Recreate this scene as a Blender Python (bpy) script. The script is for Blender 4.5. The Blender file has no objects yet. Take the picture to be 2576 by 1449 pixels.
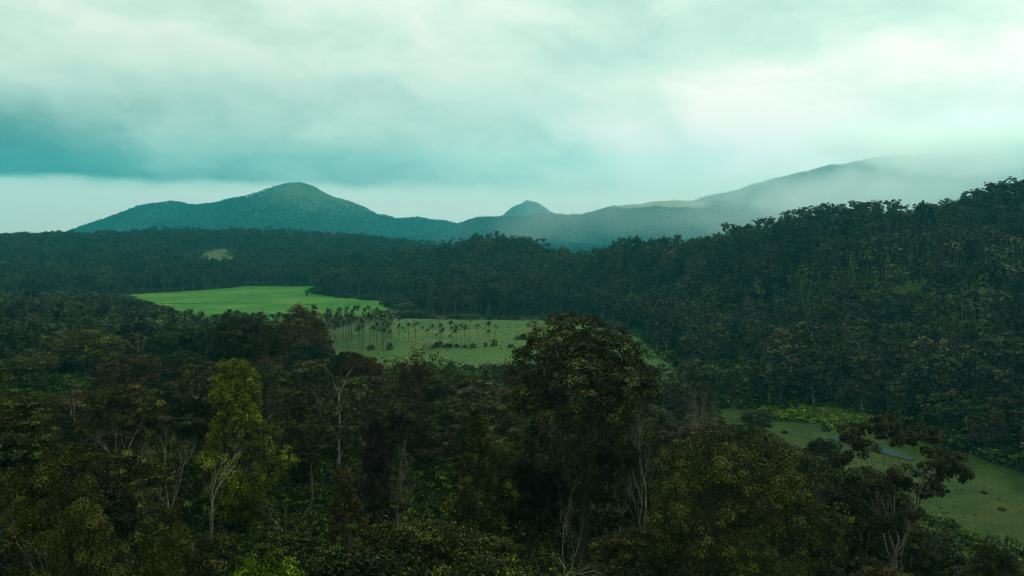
import bpy, math, random
import numpy as np
from mathutils import Vector, Matrix

scene = bpy.context.scene
col = scene.collection
R = math.radians

# ------------------------------------------------------------------ camera
CAMZ, FPX, HORIZ = 55.0, 2022.0, 590.0          # metres; focal length and horizon row of a 2576 x 1449 frame
cam_data = bpy.data.cameras.new('camera')
cam_data.sensor_width = 36.0
cam_data.lens = 36.0 * FPX / 2576.0
cam_data.clip_start = 0.5
cam_data.clip_end = 60000.0
cam = bpy.data.objects.new('camera', cam_data)
PITCH = math.atan((724.5 - HORIZ) / FPX)
cam.location = (0, 0, CAMZ)
cam.rotation_euler = (math.pi / 2 - PITCH, 0, 0)
col.objects.link(cam)
scene.camera = cam

# ------------------------------------------------------------------ small node-expression helper
class E:
    """A float socket with arithmetic."""
    def __init__(s, nt, sock): s.nt, s.s = nt, sock
    def _m(s, op, *o, clamp=False):
        n = s.nt.nodes.new('ShaderNodeMath'); n.operation = op; n.use_clamp = clamp
        for i, v in enumerate((s,) + o):
            if isinstance(v, E): s.nt.links.new(v.s, n.inputs[i])
            else: n.inputs[i].default_value = v
        return E(s.nt, n.outputs[0])
    def __add__(s, o): return s._m('ADD', o)
    def __sub__(s, o): return s._m('SUBTRACT', o)
    def __mul__(s, o): return s._m('MULTIPLY', o)
    def __truediv__(s, o): return s._m('DIVIDE', o)
    def __rsub__(s, o): return (s * -1.0) + o
    __radd__ = __add__; __rmul__ = __mul__
    def pow(s, o): return s._m('POWER', o)
    def smooth(s, a, b):
        n = s.nt.nodes.new('ShaderNodeMapRange'); n.interpolation_type = 'SMOOTHSTEP'
        s.nt.links.new(s.s, n.inputs[0])
        for i, v in ((1, a), (2, b)):
            if isinstance(v, E): s.nt.links.new(v.s, n.inputs[i])
            else: n.inputs[i].default_value = v
        return E(s.nt, n.outputs[0])
def ramp(nt, fac, stops):
    n = nt.nodes.new('ShaderNodeValToRGB'); el = n.color_ramp.elements
    while len(el) < len(stops): el.new(0.5)
    for e, (p, c) in zip(el, stops): e.position = p; e.color = (*c, 1)
    nt.links.new(fac.s if isinstance(fac, E) else fac, n.inputs[0])
    return n.outputs[0]
def noise(nt, vec, scale, detail=4, rough=0.5, dim='3D'):
    n = nt.nodes.new('ShaderNodeTexNoise'); n.noise_dimensions = dim
    n.inputs['Scale'].default_value = scale; n.inputs['Detail'].default_value = detail
    n.inputs['Roughness'].default_value = rough
    if vec is not None: nt.links.new(vec, n.inputs['Vector'])
    return E(nt, n.outputs['Fac'])
def comb(nt, x, y, z=0.0):
    n = nt.nodes.new('ShaderNodeCombineXYZ')
    for i, v in enumerate((x, y, z)):
        if isinstance(v, E): nt.links.new(v.s, n.inputs[i])
        else: n.inputs[i].default_value = v
    return n.outputs[0]
def srgb(r, g, b):
    f = lambda c: (c / 255 / 12.92) if c <= 10 else ((c / 255 + 0.055) / 1.055) ** 2.4
    return (f(r), f(g), f(b))

# ------------------------------------------------------------------ sky: overcast, low stratus bank to the left, sun behind cloud to the right
SUN_AZ, SUN_EL = R(38), R(33)
world = bpy.data.worlds.new('World'); scene.world = world; world.use_nodes = True
nt = world.node_tree; nt.nodes.clear()
out = nt.nodes.new('ShaderNodeOutputWorld'); bg = nt.nodes.new('ShaderNodeBackground')
nt.links.new(bg.outputs[0], out.inputs[0])
sky = nt.nodes.new('ShaderNodeTexSky'); sky.sky_type = 'NISHITA'; sky.sun_disc = False
sky.sun_elevation = SUN_EL; sky.sun_rotation = SUN_AZ
tc = nt.nodes.new('ShaderNodeTexCoord')
sep = nt.nodes.new('ShaderNodeSeparateXYZ'); nt.links.new(tc.outputs['Generated'], sep.inputs[0])
dx, dy, dz = (E(nt, o) for o in sep.outputs)
az = dx._m('ARCTAN2', dy); el = dz._m('ARCSINE')
u = az * 2.0; v = el * 4.0                       # cloud-layer coordinates: stretched sideways
warp = noise(nt, comb(nt, u * 1.5, v * 1.5, 3.1), 1.0, 5, 0.55)
warp2 = noise(nt, comb(nt, u * 3.2, v * 3.4, 7.7), 1.0, 6, 0.6)
fine = noise(nt, comb(nt, u * 2.0 + v * 0.6 + warp * 0.9, v * 1.9 + warp2 * 0.8, 1.3), 1.7, 8, 0.56)
wavy = noise(nt, comb(nt, u * 5.0, v * 9.0, 4.4), 1.0, 4, 0.5)
w = (warp - 0.5) * 0.45 + (warp2 - 0.5) * 0.25
uw = u + (warp2 - 0.5) * 0.7
# large soft layers of stratus
B = 0.64 + (warp - 0.5) * 0.55 + (fine - 0.5) * 0.66
# brighter towards the veiled sun
sd = (math.sin(SUN_AZ) * math.cos(SUN_EL), math.cos(SUN_AZ) * math.cos(SUN_EL), math.sin(SUN_EL))
cs = dx * sd[0] + dy * sd[1] + dz * sd[2]
B = B + cs.smooth(0.70, 1.0) * 0.22
# the long dark bank with a ragged base, paler sky beneath it
edge = v + w * 0.16 + (wavy - 0.5) * 0.07
bank = edge.smooth(0.205, 0.265) * (1.0 - (v + w * 0.28).smooth(0.18, 0.90)) * (1.0 - (u + w * 0.5).smooth(-1.35, 0.35))
bank = bank * (1.0 - (az * 0.5)._m('ABSOLUTE').smooth(0.45, 0.8))
B = B - bank * 0.62
# a heaped white cloud right of centre, its left side ragged, and a greyer sheet above it
heap = (uw + w * 0.5).smooth(-0.02, 0.30) * (1.0 - (v + w * 0.9 - u * 0.06).smooth(0.66, 0.84)) * (v + w * 0.5).smooth(0.1, 0.34)
B = B + heap * 0.16
sheet_ = (v + w * 0.9 - u * 0.06).smooth(0.70, 0.88) * (u + w).smooth(-0.15, 0.35) * (1.0 - (u + w * 0.6).smooth(0.80, 1.15))
B = B - sheet_ * 0.15
under = (1.0 - edge.smooth(0.17, 0.26)) * (1.0 - uw.smooth(0.3, 0.9))
B = B + under * (0.80 - B) * 0.85
cloud = ramp(nt, B, [(0.0, srgb(62, 96, 92)), (0.2, srgb(104, 144, 136)), (0.45, srgb(164, 202, 189)),
                     (0.66, srgb(200, 231, 216)), (0.84, srgb(226, 243, 231)), (1.0, srgb(250, 254, 247))])
skyc = nt.nodes.new('ShaderNodeVectorMath'); skyc.operation = 'SCALE'; skyc.inputs[3].default_value = 0.10
nt.links.new(sky.outputs[0], skyc.inputs[0])
mx = nt.nodes.new('ShaderNodeMix'); mx.data_type = 'RGBA'; mx.inputs[0].default_value = 0.94
ctint = nt.nodes.new('ShaderNodeVectorMath'); ctint.operation = 'MULTIPLY'; ctint.inputs[1].default_value = (1.17, 0.955, 0.915)
nt.links.new(cloud, ctint.inputs[0])
nt.links.new(skyc.outputs[0], mx.inputs[6]); nt.links.new(ctint.outputs[0], mx.inputs[7])
nt.links.new(mx.outputs[2], bg.inputs[0])
nt.links.new((dz._m('MAXIMUM', 0.0) * 1.0 + 0.98).s, bg.inputs[1])           # overcast: brighter overhead than at the horizon

sun_d = bpy.data.lights.new('sun', 'SUN'); sun_d.energy = 1.4; sun_d.angle = R(12); sun_d.color = (1.0, 0.90, 0.72)
sun = bpy.data.objects.new('sun', sun_d); col.objects.link(sun)
sun.rotation_euler = (Vector((-sd[0], -sd[1], -sd[2]))).to_track_quat('-Z', 'Y').to_euler()

vs = scene.view_settings
vs.view_transform = 'Standard'; vs.look = 'None'; vs.exposure = 0.0; vs.gamma = 1.0; vs.use_curve_mapping = False
cy = scene.cycles
cy.max_bounces = 7; cy.diffuse_bounces = 1; cy.glossy_bounces = 1; cy.transmission_bounces = 2
cy.volume_bounces = 6; cy.transparent_max_bounces = 4; cy.use_denoising = True; cy.filter_width = 1.05
cy.caustics_reflective = False; cy.caustics_refractive = False
cy.volume_step_rate = 4.0; cy.volume_max_steps = 96

# ------------------------------------------------------------------ numpy noise and land form
def hash2(ix, iy, s):
    h = (ix.astype(np.int64) * 374761393 + iy.astype(np.int64) * 668265263 + s * 974711) & 0xffffffff
    h = ((h ^ (h >> 13)) * 1274126177) & 0xffffffff
    return ((h ^ (h >> 16)) & 0xffff) / 65535.0
def vnoise(x, y, s=0):
    ix, iy = np.floor(x), np.floor(y); fx, fy = x - ix, y - iy
    fx = fx * fx * (3 - 2 * fx); fy = fy * fy * (3 - 2 * fy)
    a, b = hash2(ix, iy, s), hash2(ix + 1, iy, s); c, d = hash2(ix, iy + 1, s), hash2(ix + 1, iy + 1, s)
    return (a + (b - a) * fx) * (1 - fy) + (c + (d - c) * fx) * fy
def fbm(x, y, s=0, o=4):
    t, a, n = 0, 0.5, 0
    for k in range(o): t = t + a * vnoise(x, y, s + k); n += a; x, y, a = x * 2.03, y * 2.03, a * 0.5
    return t / n
def sstep(x, a, b):
    t = np.clip((x - a) / (b - a), 0, 1); return t * t * (3 - 2 * t)
def poly_sd(x, y, P):
    """signed distance to polygon, negative inside"""
    x, y = np.broadcast_arrays(np.asarray(x, float), np.asarray(y, float))
    best = np.full(x.shape, 1e18); ins = np.zeros(x.shape, bool); n = len(P)
    for i in range(n):
        ax, ay = P[i]; bx, by = P[(i + 1) % n]
        ex, ey = bx - ax, by - ay
        t = np.clip(((x - ax) * ex + (y - ay) * ey) / (ex * ex + ey * ey), 0, 1)
        best = np.minimum(best, (x - ax - t * ex) ** 2 + (y - ay - t * ey) ** 2)
        if ay != by: ins ^= ((ay > y) != (by > y)) & (x < ex * (y - ay) / ey + ax)
    d = np.sqrt(best); return np.where(ins, -d, d)

VALLEY = [(140,110),(95,138),(62,200),(58,300),(0,318),(-70,322),(-160,300),(-300,280),(-420,280),(-900,500),(-560,770),
          (-350,738),(-290,800),(-283,862),(-205,862),(-186,745),(-150,695),(-106,660),(-95,560),(-60,528),(28,512),
          (55,480),(73,440),(74,262),(85,247),(108,238),(111,215),(114,200),(120,180),(150,150),(170,110)]
PADDY = [(-352,736),(-300,800),(-284,856),(-207,852),(-188,750),(-152,700),(-106,662),(-92,600),(-92,545),(-130,505),(-200,505),(-232,560),(-300,660)]
FIELD = [(-78,522),(28,509),(50,474),(67,430),(66,330),(64,300),(60,286),(0,318),(-70,322),(-118,355),(-122,430),(-98,480)]
MEADOW = [(60,225),(64,252),(85,244),(107,235),(110,212),(113,200),(118,178),(138,140),(120,112),(92,132),(76,160),(62,196)]
CLEAR = [(176,352,8,8),(190,332,8,8),(204,350,6,6),(160,320,5,5),(-440,1170,27,95),(-395,1105,22,75),(-330,1040,16,55),(-262,1010,18,50)]

def crest(pts, canopy):
    a = np.array([((p[0] - 1288) / FPX * p[2], p[2], CAMZ + (HORIZ - p[1]) / FPX * p[2] - canopy, p[3], p[4]) for p in pts])
    return a
# pixel column, row of the skyline, distance, front width, back width
RA = crest([(1380,760,660,220,200),(1470,680,640,220,250),(1560,622,600,260,260),(1690,602,560,300,260),(1800,596,520,330,260),(1950,562,490,330,260),
            (2100,534,470,330,260),(2300,534,460,330,260),(2450,512,440,330,260),(2576,466,430,330,260),(2900,385,420,330,260),(3600,330,430,330,260)], 13)
RB = crest([(300,760,1150,350,260),(640,690,1050,380,260),(850,640,980,380,260),(1000,622,920,400,260),(1200,604,860,420,260),(1300,608,830,400,260),
            (1400,630,760,330,240),(1500,648,700,280,220),(1620,690,650,260,200)], 13)
RC = crest([(-900,600,1300,600,500),(-300,598,1300,620,500),(0,594,1350,640,500),(250,588,1400,650,500),(420,582,1450,650,500),(620,586,1450,650,500),(800,592,1450,600,500),
            (1000,606,1450,550,500),(1150,630,1400,450,400),(1300,690,1350,350,300)], 14)
RD = crest([(-1500,600,4200,1215,1215),(-300,596,4200,1215,1215),(60,587,4200,1215,1215),(190,583,4200,1350,1215),(300,542,4200,1417,1215),(370,515,4200,1485,1215),(405,511,4200,1485,1215),(440,509,4200,1485,1215),
            (490,516,4200,1552,1215),(560,507,4200,1620,1215),(640,489,4200,1687,1215),(700,470,4200,1755,1215),(735,460,4200,1755,1215),(765,459,4200,1755,1215),(795,468,4200,1755,1215),
            (830,490,4200,1687,1215),(880,508,4200,1620,1215),(950,535,4200,1485,1215),(1000,550,4200,1350,1215),(1050,545,4200,1350,1215),(1100,551,4200,1350,1215),
            (1160,566,4200,1215,1215),(1300,590,4200,1215,1215),(2000,600,4200,1215,1215)], 7)
RE = crest([(800,640,3544,910,758),(1000,605,3631,985,758),(1120,570,3722,1060,758),(1200,548,3809,1137,758),(1270,545,3900,1137,758),(1340,541,3900,1137,758),(1400,534,3900,1212,758),(1460,533,3900,1212,758),
            (1510,524,3900,1212,758),(1580,512,3900,1212,758),(1640,503,3900,1288,758),(1700,500,3900,1288,758),(1760,504,3900,1288,758),(1850,516,3900,1288,758),
            (2000,535,3900,1212,758),(2300,560,3900,1212,758),(2700,560,3900,1212,758),(3300,560,3900,1212,758)], 9)
RF = crest([(1150,590,5600,600,720),(1225,566,5600,600,720),(1262,542,5600,600,720),(1290,518,5600,600,720),(1325,508,5600,600,720),(1352,513,5600,600,720),(1380,530,5600,600,720),(1420,550,5600,600,720),(1520,590,5600,600,720)], 6)
RG = crest([(1500,585,4700,1040,1170),(1620,545,4700,1170,1170),(1720,510,4700,1300,1170),(1780,495,4700,1300,1170),(1850,476,4700,1365,1170),(1950,450,4700,1430,1170),(2030,434,4700,1495,1170),(2100,416,4700,1560,1170),
            (2200,393,4700,1625,1170),(2300,386,4700,1650,1170),(2400,384,4700,1690,1170),(2480,392,4700,1690,1170),(2580,425,4700,1690,1170),(2750,470,4700,1600,1170),(3100,520,4700,1560,1170),(3800,570,4700,1560,1170)], 8)
def ridge(x, y, K, gully=0.0, rough=0.12):
    X = K[:, 0]
    yc, zc = np.interp(x, X, K[:, 1]), np.interp(x, X, K[:, 2])
    wf, wb = np.interp(x, X, K[:, 3]), np.interp(x, X, K[:, 4])
    zc = zc + np.minimum(zc * 0.14, yc * 0.006) * (fbm(x / (yc * 0.07), yc * 0 + 3.3, 51, 3) - 0.5) * 2
    zc = zc * sstep(x, X[0] - 400, X[0]) * (1 - sstep(x, X[-1], X[-1] + 400))
    t = np.where(y < yc, (yc - y) / wf, (y - yc) / wb)
    t = np.clip(t, 0, 1.0)
    s = 1 - t * t * (3 - 2 * t)
    s = 0.6 * s + 0.4 * (1 - t)
    h = zc * s
    side = 4 * s * (1 - s)
    L = wf * 0.45
    h = h * (1 + rough * side * (fbm(x / L * 1.4, y / L, 11) - 0.5) * 2)
    if gully:
        g = np.abs(fbm((x + 0.35 * y) / 300, y / 1100, 31, 4) - 0.5) * 2
        h = h - gully * side * (1 - g) ** 2
    return np.maximum(h, 0)
def land(x, y):
    x, y = np.broadcast_arrays(np.asarray(x, float), np.asarray(y, float))
    dv = np.maximum(poly_sd(x, y, VALLEY), 0)
    near = sstep(dv, 4, 120)
    a = ridge(x, y, RA, rough=0.16) * near
    b = ridge(x, y, RB, rough=0.2) * sstep(dv, 6, 190)
    c = ridge(x, y, RC, rough=0.2) * sstep(dv, 6, 260)
    hi = np.stack([a, b, c, ridge(x, y, RD, 95), ridge(x, y, RE, 70), ridge(x, y, RF), ridge(x, y, RG, 70)])
    h = np.max(hi, 0)
    knoll = 17.0 * (1 - sstep(y, 190, 420)) * sstep(dv, 0, 105) * (1 + 0.0 * x)
    knoll = knoll * (1 - sstep(x, 150, 260))
    h = np.maximum(h, knoll)
    rough = sstep(dv, 2, 40)
    h = h + rough * (fbm(x / 28, y / 28, 5, 3) - 0.5) * 2.4 + rough * sstep(y, 900, 2200) * (fbm(x / 140, y / 140, 6, 3) - 0.5) * 16
    return h
def ground_z(x, y): return float(land(np.array([x]), np.array([y]))[0])
def px_of(x, y): return 1288 + x / y * FPX
def row_of(z, y): return HORIZ + (CAMZ - z) / y * FPX
def xat(px, Y): return (px - 1288) / FPX * Y
def zat(py, Y): return CAMZ + (HORIZ - py) / FPX * Y

# ------------------------------------------------------------------ materials
def new_mat(name):
    m = bpy.data.materials.new(name); m.use_nodes = True
    return m, m.node_tree, m.node_tree.nodes['Principled BSDF']
def mixc(nt, fac, a, b):
    n = nt.nodes.new('ShaderNodeMix'); n.data_type = 'RGBA'
    if isinstance(fac, E): nt.links.new(fac.s, n.inputs[0])
    else: n.inputs[0].default_value = fac
    for i, c in ((6, a), (7, b)):
        if isinstance(c, tuple): n.inputs[i].default_value = (*c, 1)
        else: nt.links.new(c, n.inputs[i])
    return n.outputs[2]
def leaf_mat(name, ramp_cols, young_hilite, rough=0.55, spec=0.04, share=0.28, vary=True):
    """ramp_cols: colours a species (or a mixed wood) takes from tree to tree; young: paler leaves scattered at random, new growth and leaf highlights put into the colour"""
    m, nt, p = new_mat(name)
    oi = nt.nodes.new('ShaderNodeObjectInfo'); at = nt.nodes.new('ShaderNodeAttribute'); at.attribute_name = 'tint'
    n = len(ramp_cols)
    c = ramp(nt, E(nt, oi.outputs['Random']), [(i / max(n - 1, 1), k) for i, k in enumerate(ramp_cols)]) if n > 1 else ramp_cols[0]
    t = E(nt, at.outputs['Fac'])
    c = mixc(nt, t.smooth(1 - share - 0.15, 1.0), c, young_hilite)  # random paler leaves: fresh growth, also foliage highlights painted as colour
    g = nt.nodes.new('ShaderNodeMix'); g.data_type = 'RGBA'; g.blend_type = 'MULTIPLY'; g.inputs[0].default_value = 1.0
    val = t * 0.85 + 0.52                                                       # leaf to leaf
    if vary: val = val * ((E(nt, oi.outputs['Random']) * 13.7)._m('FRACT') * 0.95 + 0.52)      # tree to tree
    cb = nt.nodes.new('ShaderNodeCombineColor')
    for i in range(3): nt.links.new(val.s, cb.inputs[i])
    nt.links.new(c if not isinstance(c, tuple) else c, g.inputs[6]); nt.links.new(cb.outputs[0], g.inputs[7])
    nt.links.new(g.outputs[2], p.inputs['Base Color'])
    p.inputs['Roughness'].default_value = rough; p.inputs['Specular IOR Level'].default_value = spec
    return m
def bark_mat(name, a, b, scale=3.0):
    m, nt, p = new_mat(name)
    tcn = nt.nodes.new('ShaderNodeTexCoord')
    mp = nt.nodes.new('ShaderNodeMapping'); mp.inputs['Scale'].default_value = (1, 1, 0.35)
    nt.links.new(tcn.outputs['Object'], mp.inputs[0])
    f = noise(nt, mp.outputs[0], scale, 5, 0.6)
    nt.links.new(mixc(nt, f.smooth(0.35, 0.65), a, b), p.inputs['Base Color'])
    p.inputs['Roughness'].default_value = 0.85; p.inputs['Specular IOR Level'].default_value = 0.2
    bp = nt.nodes.new('ShaderNodeBump'); bp.inputs['Strength'].default_value = 0.5; bp.inputs['Distance'].default_value = 0.05
    nt.links.new(f.s, bp.inputs['Height']); nt.links.new(bp.outputs[0], p.inputs['Normal'])
    return m
def ground_mat(name, stops, s1, s2, bump=0.3, s3=None, streak=None):
    m, nt, p = new_mat(name)
    tcn = nt.nodes.new('ShaderNodeTexCoord')
    f = noise(nt, tcn.outputs['Object'], s1, 5, 0.6)
    g = noise(nt, tcn.outputs['Object'], s2, 4, 0.65)
    k = f * 0.6 + g * 0.4
    nt.links.new(ramp(nt, (k - 0.385) * 4.3, stops), p.inputs['Base Color'])
    p.inputs['Roughness'].default_value = 0.9; p.inputs['Specular IOR Level'].default_value = 0.1
    bp = nt.nodes.new('ShaderNodeBump'); bp.inputs['Strength'].default_value = bump; bp.inputs['Distance'].default_value = 0.4
    nt.links.new(g.s, bp.inputs['Height']); nt.links.new(bp.outputs[0], p.inputs['Normal'])
    return m

M = {}
def far_grass(x, y, z):
    px = 1288 + x / np.maximum(y, 1) * FPX
    a = sstep(z, 90, 260) * sstep(px, 540, 760) * (1 - sstep(px, 930, 1010)) * (y > 2750) * (y < 4700)
    b = (y > 3300) * sstep(px, 1640, 1760) * sstep(z, 130, 210) * 0.8 * sstep(fbm((x + 0.35 * y) / 260, y / 1000, 61, 3), 0.46, 0.56)
    c = (y > 3600) * (y < 4100) * sstep(px, 1530, 1580) * (1 - sstep(px, 1760, 1800)) * sstep(z, np.interp(px, [1530, 1640, 1790], [158, 174, 164]), np.interp(px, [1530, 1640, 1790], [168, 187, 174]))
    return np.maximum(np.maximum(a, b), 2 * c)
M['floor'] = ground_mat('forest_floor', [(0, (0.008, 0.010, 0.003)), (0.5, (0.014, 0.019, 0.005)), (1, (0.022, 0.034, 0.007))], 0.05, 0.6)
M['paddy'] = ground_mat('paddy_grass', [(0, (0.014, 0.080, 0.005)), (0.35, (0.026, 0.112, 0.006)), (0.65, (0.036, 0.138, 0.007)), (1, (0.085, 0.142, 0.016))], 0.02, 0.5, 0.2)
M['field'] = ground_mat('rough_pasture', [(0, (0.022, 0.056, 0.010)), (0.4, (0.034, 0.084, 0.011)), (0.7, (0.048, 0.090, 0.015)), (1, (0.084, 0.078, 0.030))], 0.03, 0.35, 0.5)
M['meadow'] = ground_mat('valley_meadow', [(0, (0.007, 0.020, 0.001)), (0.45, (0.014, 0.037, 0.001)), (0.75, (0.026, 0.046, 0.002)), (1, (0.044, 0.042, 0.008))], 0.11, 1.3, 0.7)
M['glade'] = ground_mat('hill_grass', [(0, (0.030, 0.052, 0.012)), (0.5, (0.050, 0.076, 0.018)), (1, (0.085, 0.090, 0.030))], 0.05, 0.4)
M['earth'] = ground_mat('red_earth', [(0, (0.025, 0.022, 0.008)), (0.5, (0.045, 0.032, 0.014)), (1, (0.075, 0.048, 0.024))], 0.3, 1.5)
M['bark'] = bark_mat('bark_dark', (0.022, 0.017, 0.012), (0.055, 0.043, 0.032))
M['bark_pale'] = bark_mat('bark_pale', (0.050, 0.043, 0.033), (0.21, 0.19, 0.155), 5.0)
M['bark_grey'] = bark_mat('bark_grey', (0.062, 0.052, 0.041), (0.165, 0.142, 0.112))
M['bark_rust'] = bark_mat('bark_rust', (0.045, 0.026, 0.016), (0.115, 0.066, 0.042))
M['bark_palm'] = bark_mat('bark_palm', (0.06, 0.055, 0.042), (0.15, 0.14, 0.11))
M['dome'] = leaf_mat('leaf_dome', [(0.0146, 0.0180, 0.0035)], (0.0841, 0.0867, 0.0209), vary=False)
M['bright'] = leaf_mat('leaf_bright', [(0.0440, 0.0600, 0.0026)], (0.1600, 0.1860, 0.0115), vary=False)
M['mid'] = leaf_mat('leaf_mid', [(0.0108, 0.0190, 0.0035), (0.0179, 0.0239, 0.0028), (0.0119, 0.0218, 0.0056)], (0.0669, 0.0918, 0.0130))
M['olive'] = leaf_mat('leaf_olive', [(0.0180, 0.0203, 0.0028), (0.0234, 0.0239, 0.0028), (0.0149, 0.0203, 0.0028)], (0.0941, 0.1050, 0.0157))
M['brown'] = leaf_mat('leaf_brown', [(0.0180, 0.0130, 0.0035), (0.0222, 0.0156, 0.0042)], (0.0792, 0.0632, 0.0183))
M['rust'] = leaf_mat('leaf_rust', [(0.0336, 0.0150, 0.0032), (0.0282, 0.0158, 0.0040)], (0.0656, 0.0338, 0.0070), vary=False)
M['dark'] = leaf_mat('leaf_dark', [(0.0079, 0.0104, 0.0021), (0.0112, 0.0116, 0.0021)], (0.0421, 0.0437, 0.0078))
M['plum'] = leaf_mat('leaf_plum', [(0.0122, 0.0075, 0.0077)], (0.0282, 0.0180, 0.0177), vary=False)
M['blue'] = leaf_mat('leaf_blue', [(0.0101, 0.0186, 0.0119)], (0.0373, 0.0534, 0.0354), vary=False)
M['pale'] = leaf_mat('leaf_pale', [(0.0245, 0.0288, 0.0086)], (0.1030, 0.1105, 0.0413), share=0.4, vary=False)
M['palm'] = leaf_mat('leaf_palm', [(0.0150, 0.0270, 0.0048), (0.0281, 0.0360, 0.0056), (0.0187, 0.0324, 0.0080)], (0.0678, 0.0831, 0.0127))
M['shrub'] = leaf_mat('leaf_shrub', [(0.0158, 0.0321, 0.0034), (0.0277, 0.0439, 0.0042), (0.0139, 0.0260, 0.0042)], (0.0900, 0.1409, 0.0138))
M['lush'] = leaf_mat('leaf_lush', [(0.0525, 0.0949, 0.0048), (0.0643, 0.0972, 0.0056)], (0.1542, 0.2245, 0.0127), vary=False)
M['wood'] = leaf_mat('leaf_mixed_wood', [(0.0070, 0.0115, 0.0060), (0.0229, 0.0295, 0.0080), (0.0079, 0.0156, 0.0100), (0.0458, 0.0394, 0.0110), (0.0070, 0.0123, 0.0060), (0.0510, 0.0328, 0.0180), (0.0088, 0.0164, 0.0100), (0.0396, 0.0492, 0.0140), (0.0106, 0.0180, 0.0080), (0.0264, 0.0377, 0.0120), (0.0079, 0.0131, 0.0080)], (0.0629, 0.0677, 0.0220))
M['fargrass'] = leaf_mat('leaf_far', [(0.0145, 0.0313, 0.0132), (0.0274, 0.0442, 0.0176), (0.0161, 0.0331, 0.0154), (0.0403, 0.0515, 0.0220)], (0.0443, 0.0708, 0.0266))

# ------------------------------------------------------------------ mesh plumbing
class Geo:
    """collects polygons (numpy) with a per-face tint and material index"""
    def __init__(s): s.v, s.f, s.t, s.m, s.n = [], [], [], [], 0
    def add(s, V, F, tint=None, mi=0):
        V = np.asarray(V, float).reshape(-1, 3); F = np.asarray(F, np.int64)
        if len(F) == 0: return s
        s.v.append(V); s.f.append(F + s.n); s.n += len(V)
        s.t.append(np.full(len(F), 0.5) if tint is None else np.asarray(tint, float)); s.m.append(np.full(len(F), mi))
        return s
    def mesh(s, name, mats, smooth=False):
        me = bpy.data.meshes.new(name)
        V = np.concatenate(s.v); me.vertices.add(len(V)); me.vertices.foreach_set('co', V.ravel())
        loops, starts, tot, k = [], [], [], 0
        for F in s.f:
            n, w_ = F.shape; loops.append(F.ravel()); starts.append(k + np.arange(n) * w_); k += n * w_
        L = np.concatenate(loops); S = np.concatenate(starts)
        me.loops.add(len(L)); me.loops.foreach_set('vertex_index', L.astype(np.int32))
        me.polygons.add(len(S)); me.polygons.foreach_set('loop_start', S.astype(np.int32))
        me.polygons.foreach_set('material_index', np.concatenate(s.m).astype(np.int32))
        me.polygons.foreach_set('use_smooth', np.full(len(S), smooth))
        a = me.attributes.new('tint', 'FLOAT', 'FACE'); a.data.foreach_set('value', np.concatenate(s.t).astype(np.float32))
        for m in mats: me.materials.append(m)
        me.update(calc_edges=True); me.validate()
        return me
def tube(geo, P, Rr, sides=5, mi=0, cap=True):
    P = np.asarray(P, float); Rr = np.asarray(Rr, float); n = len(P)
    T = np.gradient(P, axis=0); T /= np.linalg.norm(T, axis=1)[:, None] + 1e-9
    ref = np.where(np.abs(T[:, 2:3]) > 0.9, np.array([[1.0, 0, 0]]), np.array([[0, 0, 1.0]]))
    U = np.cross(T, ref); U /= np.linalg.norm(U, axis=1)[:, None] + 1e-9
    for i in range(1, n):
        if np.dot(U[i], U[i - 1]) < 0: U[i] = -U[i]
    W = np.cross(T, U)
    a = np.arange(sides) / sides * 2 * np.pi
    V = P[:, None] + Rr[:, None, None] * (np.cos(a)[None, :, None] * U[:, None] + np.sin(a)[None, :, None] * W[:, None])
    i = np.arange(n - 1)[:, None] * sides; j = np.arange(sides)[None]; k = (j + 1) % sides
    F = np.stack([i + j, i + k, i + sides + k, i + sides + j], -1).reshape(-1, 4)
    geo.add(V, F, mi=mi)
def unit(v): return v / (np.linalg.norm(v, axis=-1, keepdims=True) + 1e-9)
def leaves(geo, rng, P, out, L, W, droop=0.25, mi=0, upright=0.55, tint=None):
    n = len(P)
    nrm = unit(out * 0.85 + np.array([0, 0, upright]) + rng.normal(0, 0.38, (n, 3)))
    ax = rng.normal(0, 1, (n, 3)) + out * 0.6 - np.array([0, 0, droop])
    ax = unit(ax - nrm * np.sum(ax * nrm, 1, keepdims=True))
    sd_ = np.cross(nrm, ax)
    s = rng.uniform(0.65, 1.3, (n, 1))
    a, b = ax * L * 0.5 * s, sd_ * W * 0.5 * s
    bend = nrm * (L * 0.12) * s
    V = np.stack([P - a - bend, P + b + a * 0.15, P + a - bend, P - b + a * 0.15], 1).reshape(-1, 3)
    geo.add(V, np.arange(4 * n).reshape(n, 4), rng.random(n) if tint is None else tint, mi)

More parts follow.
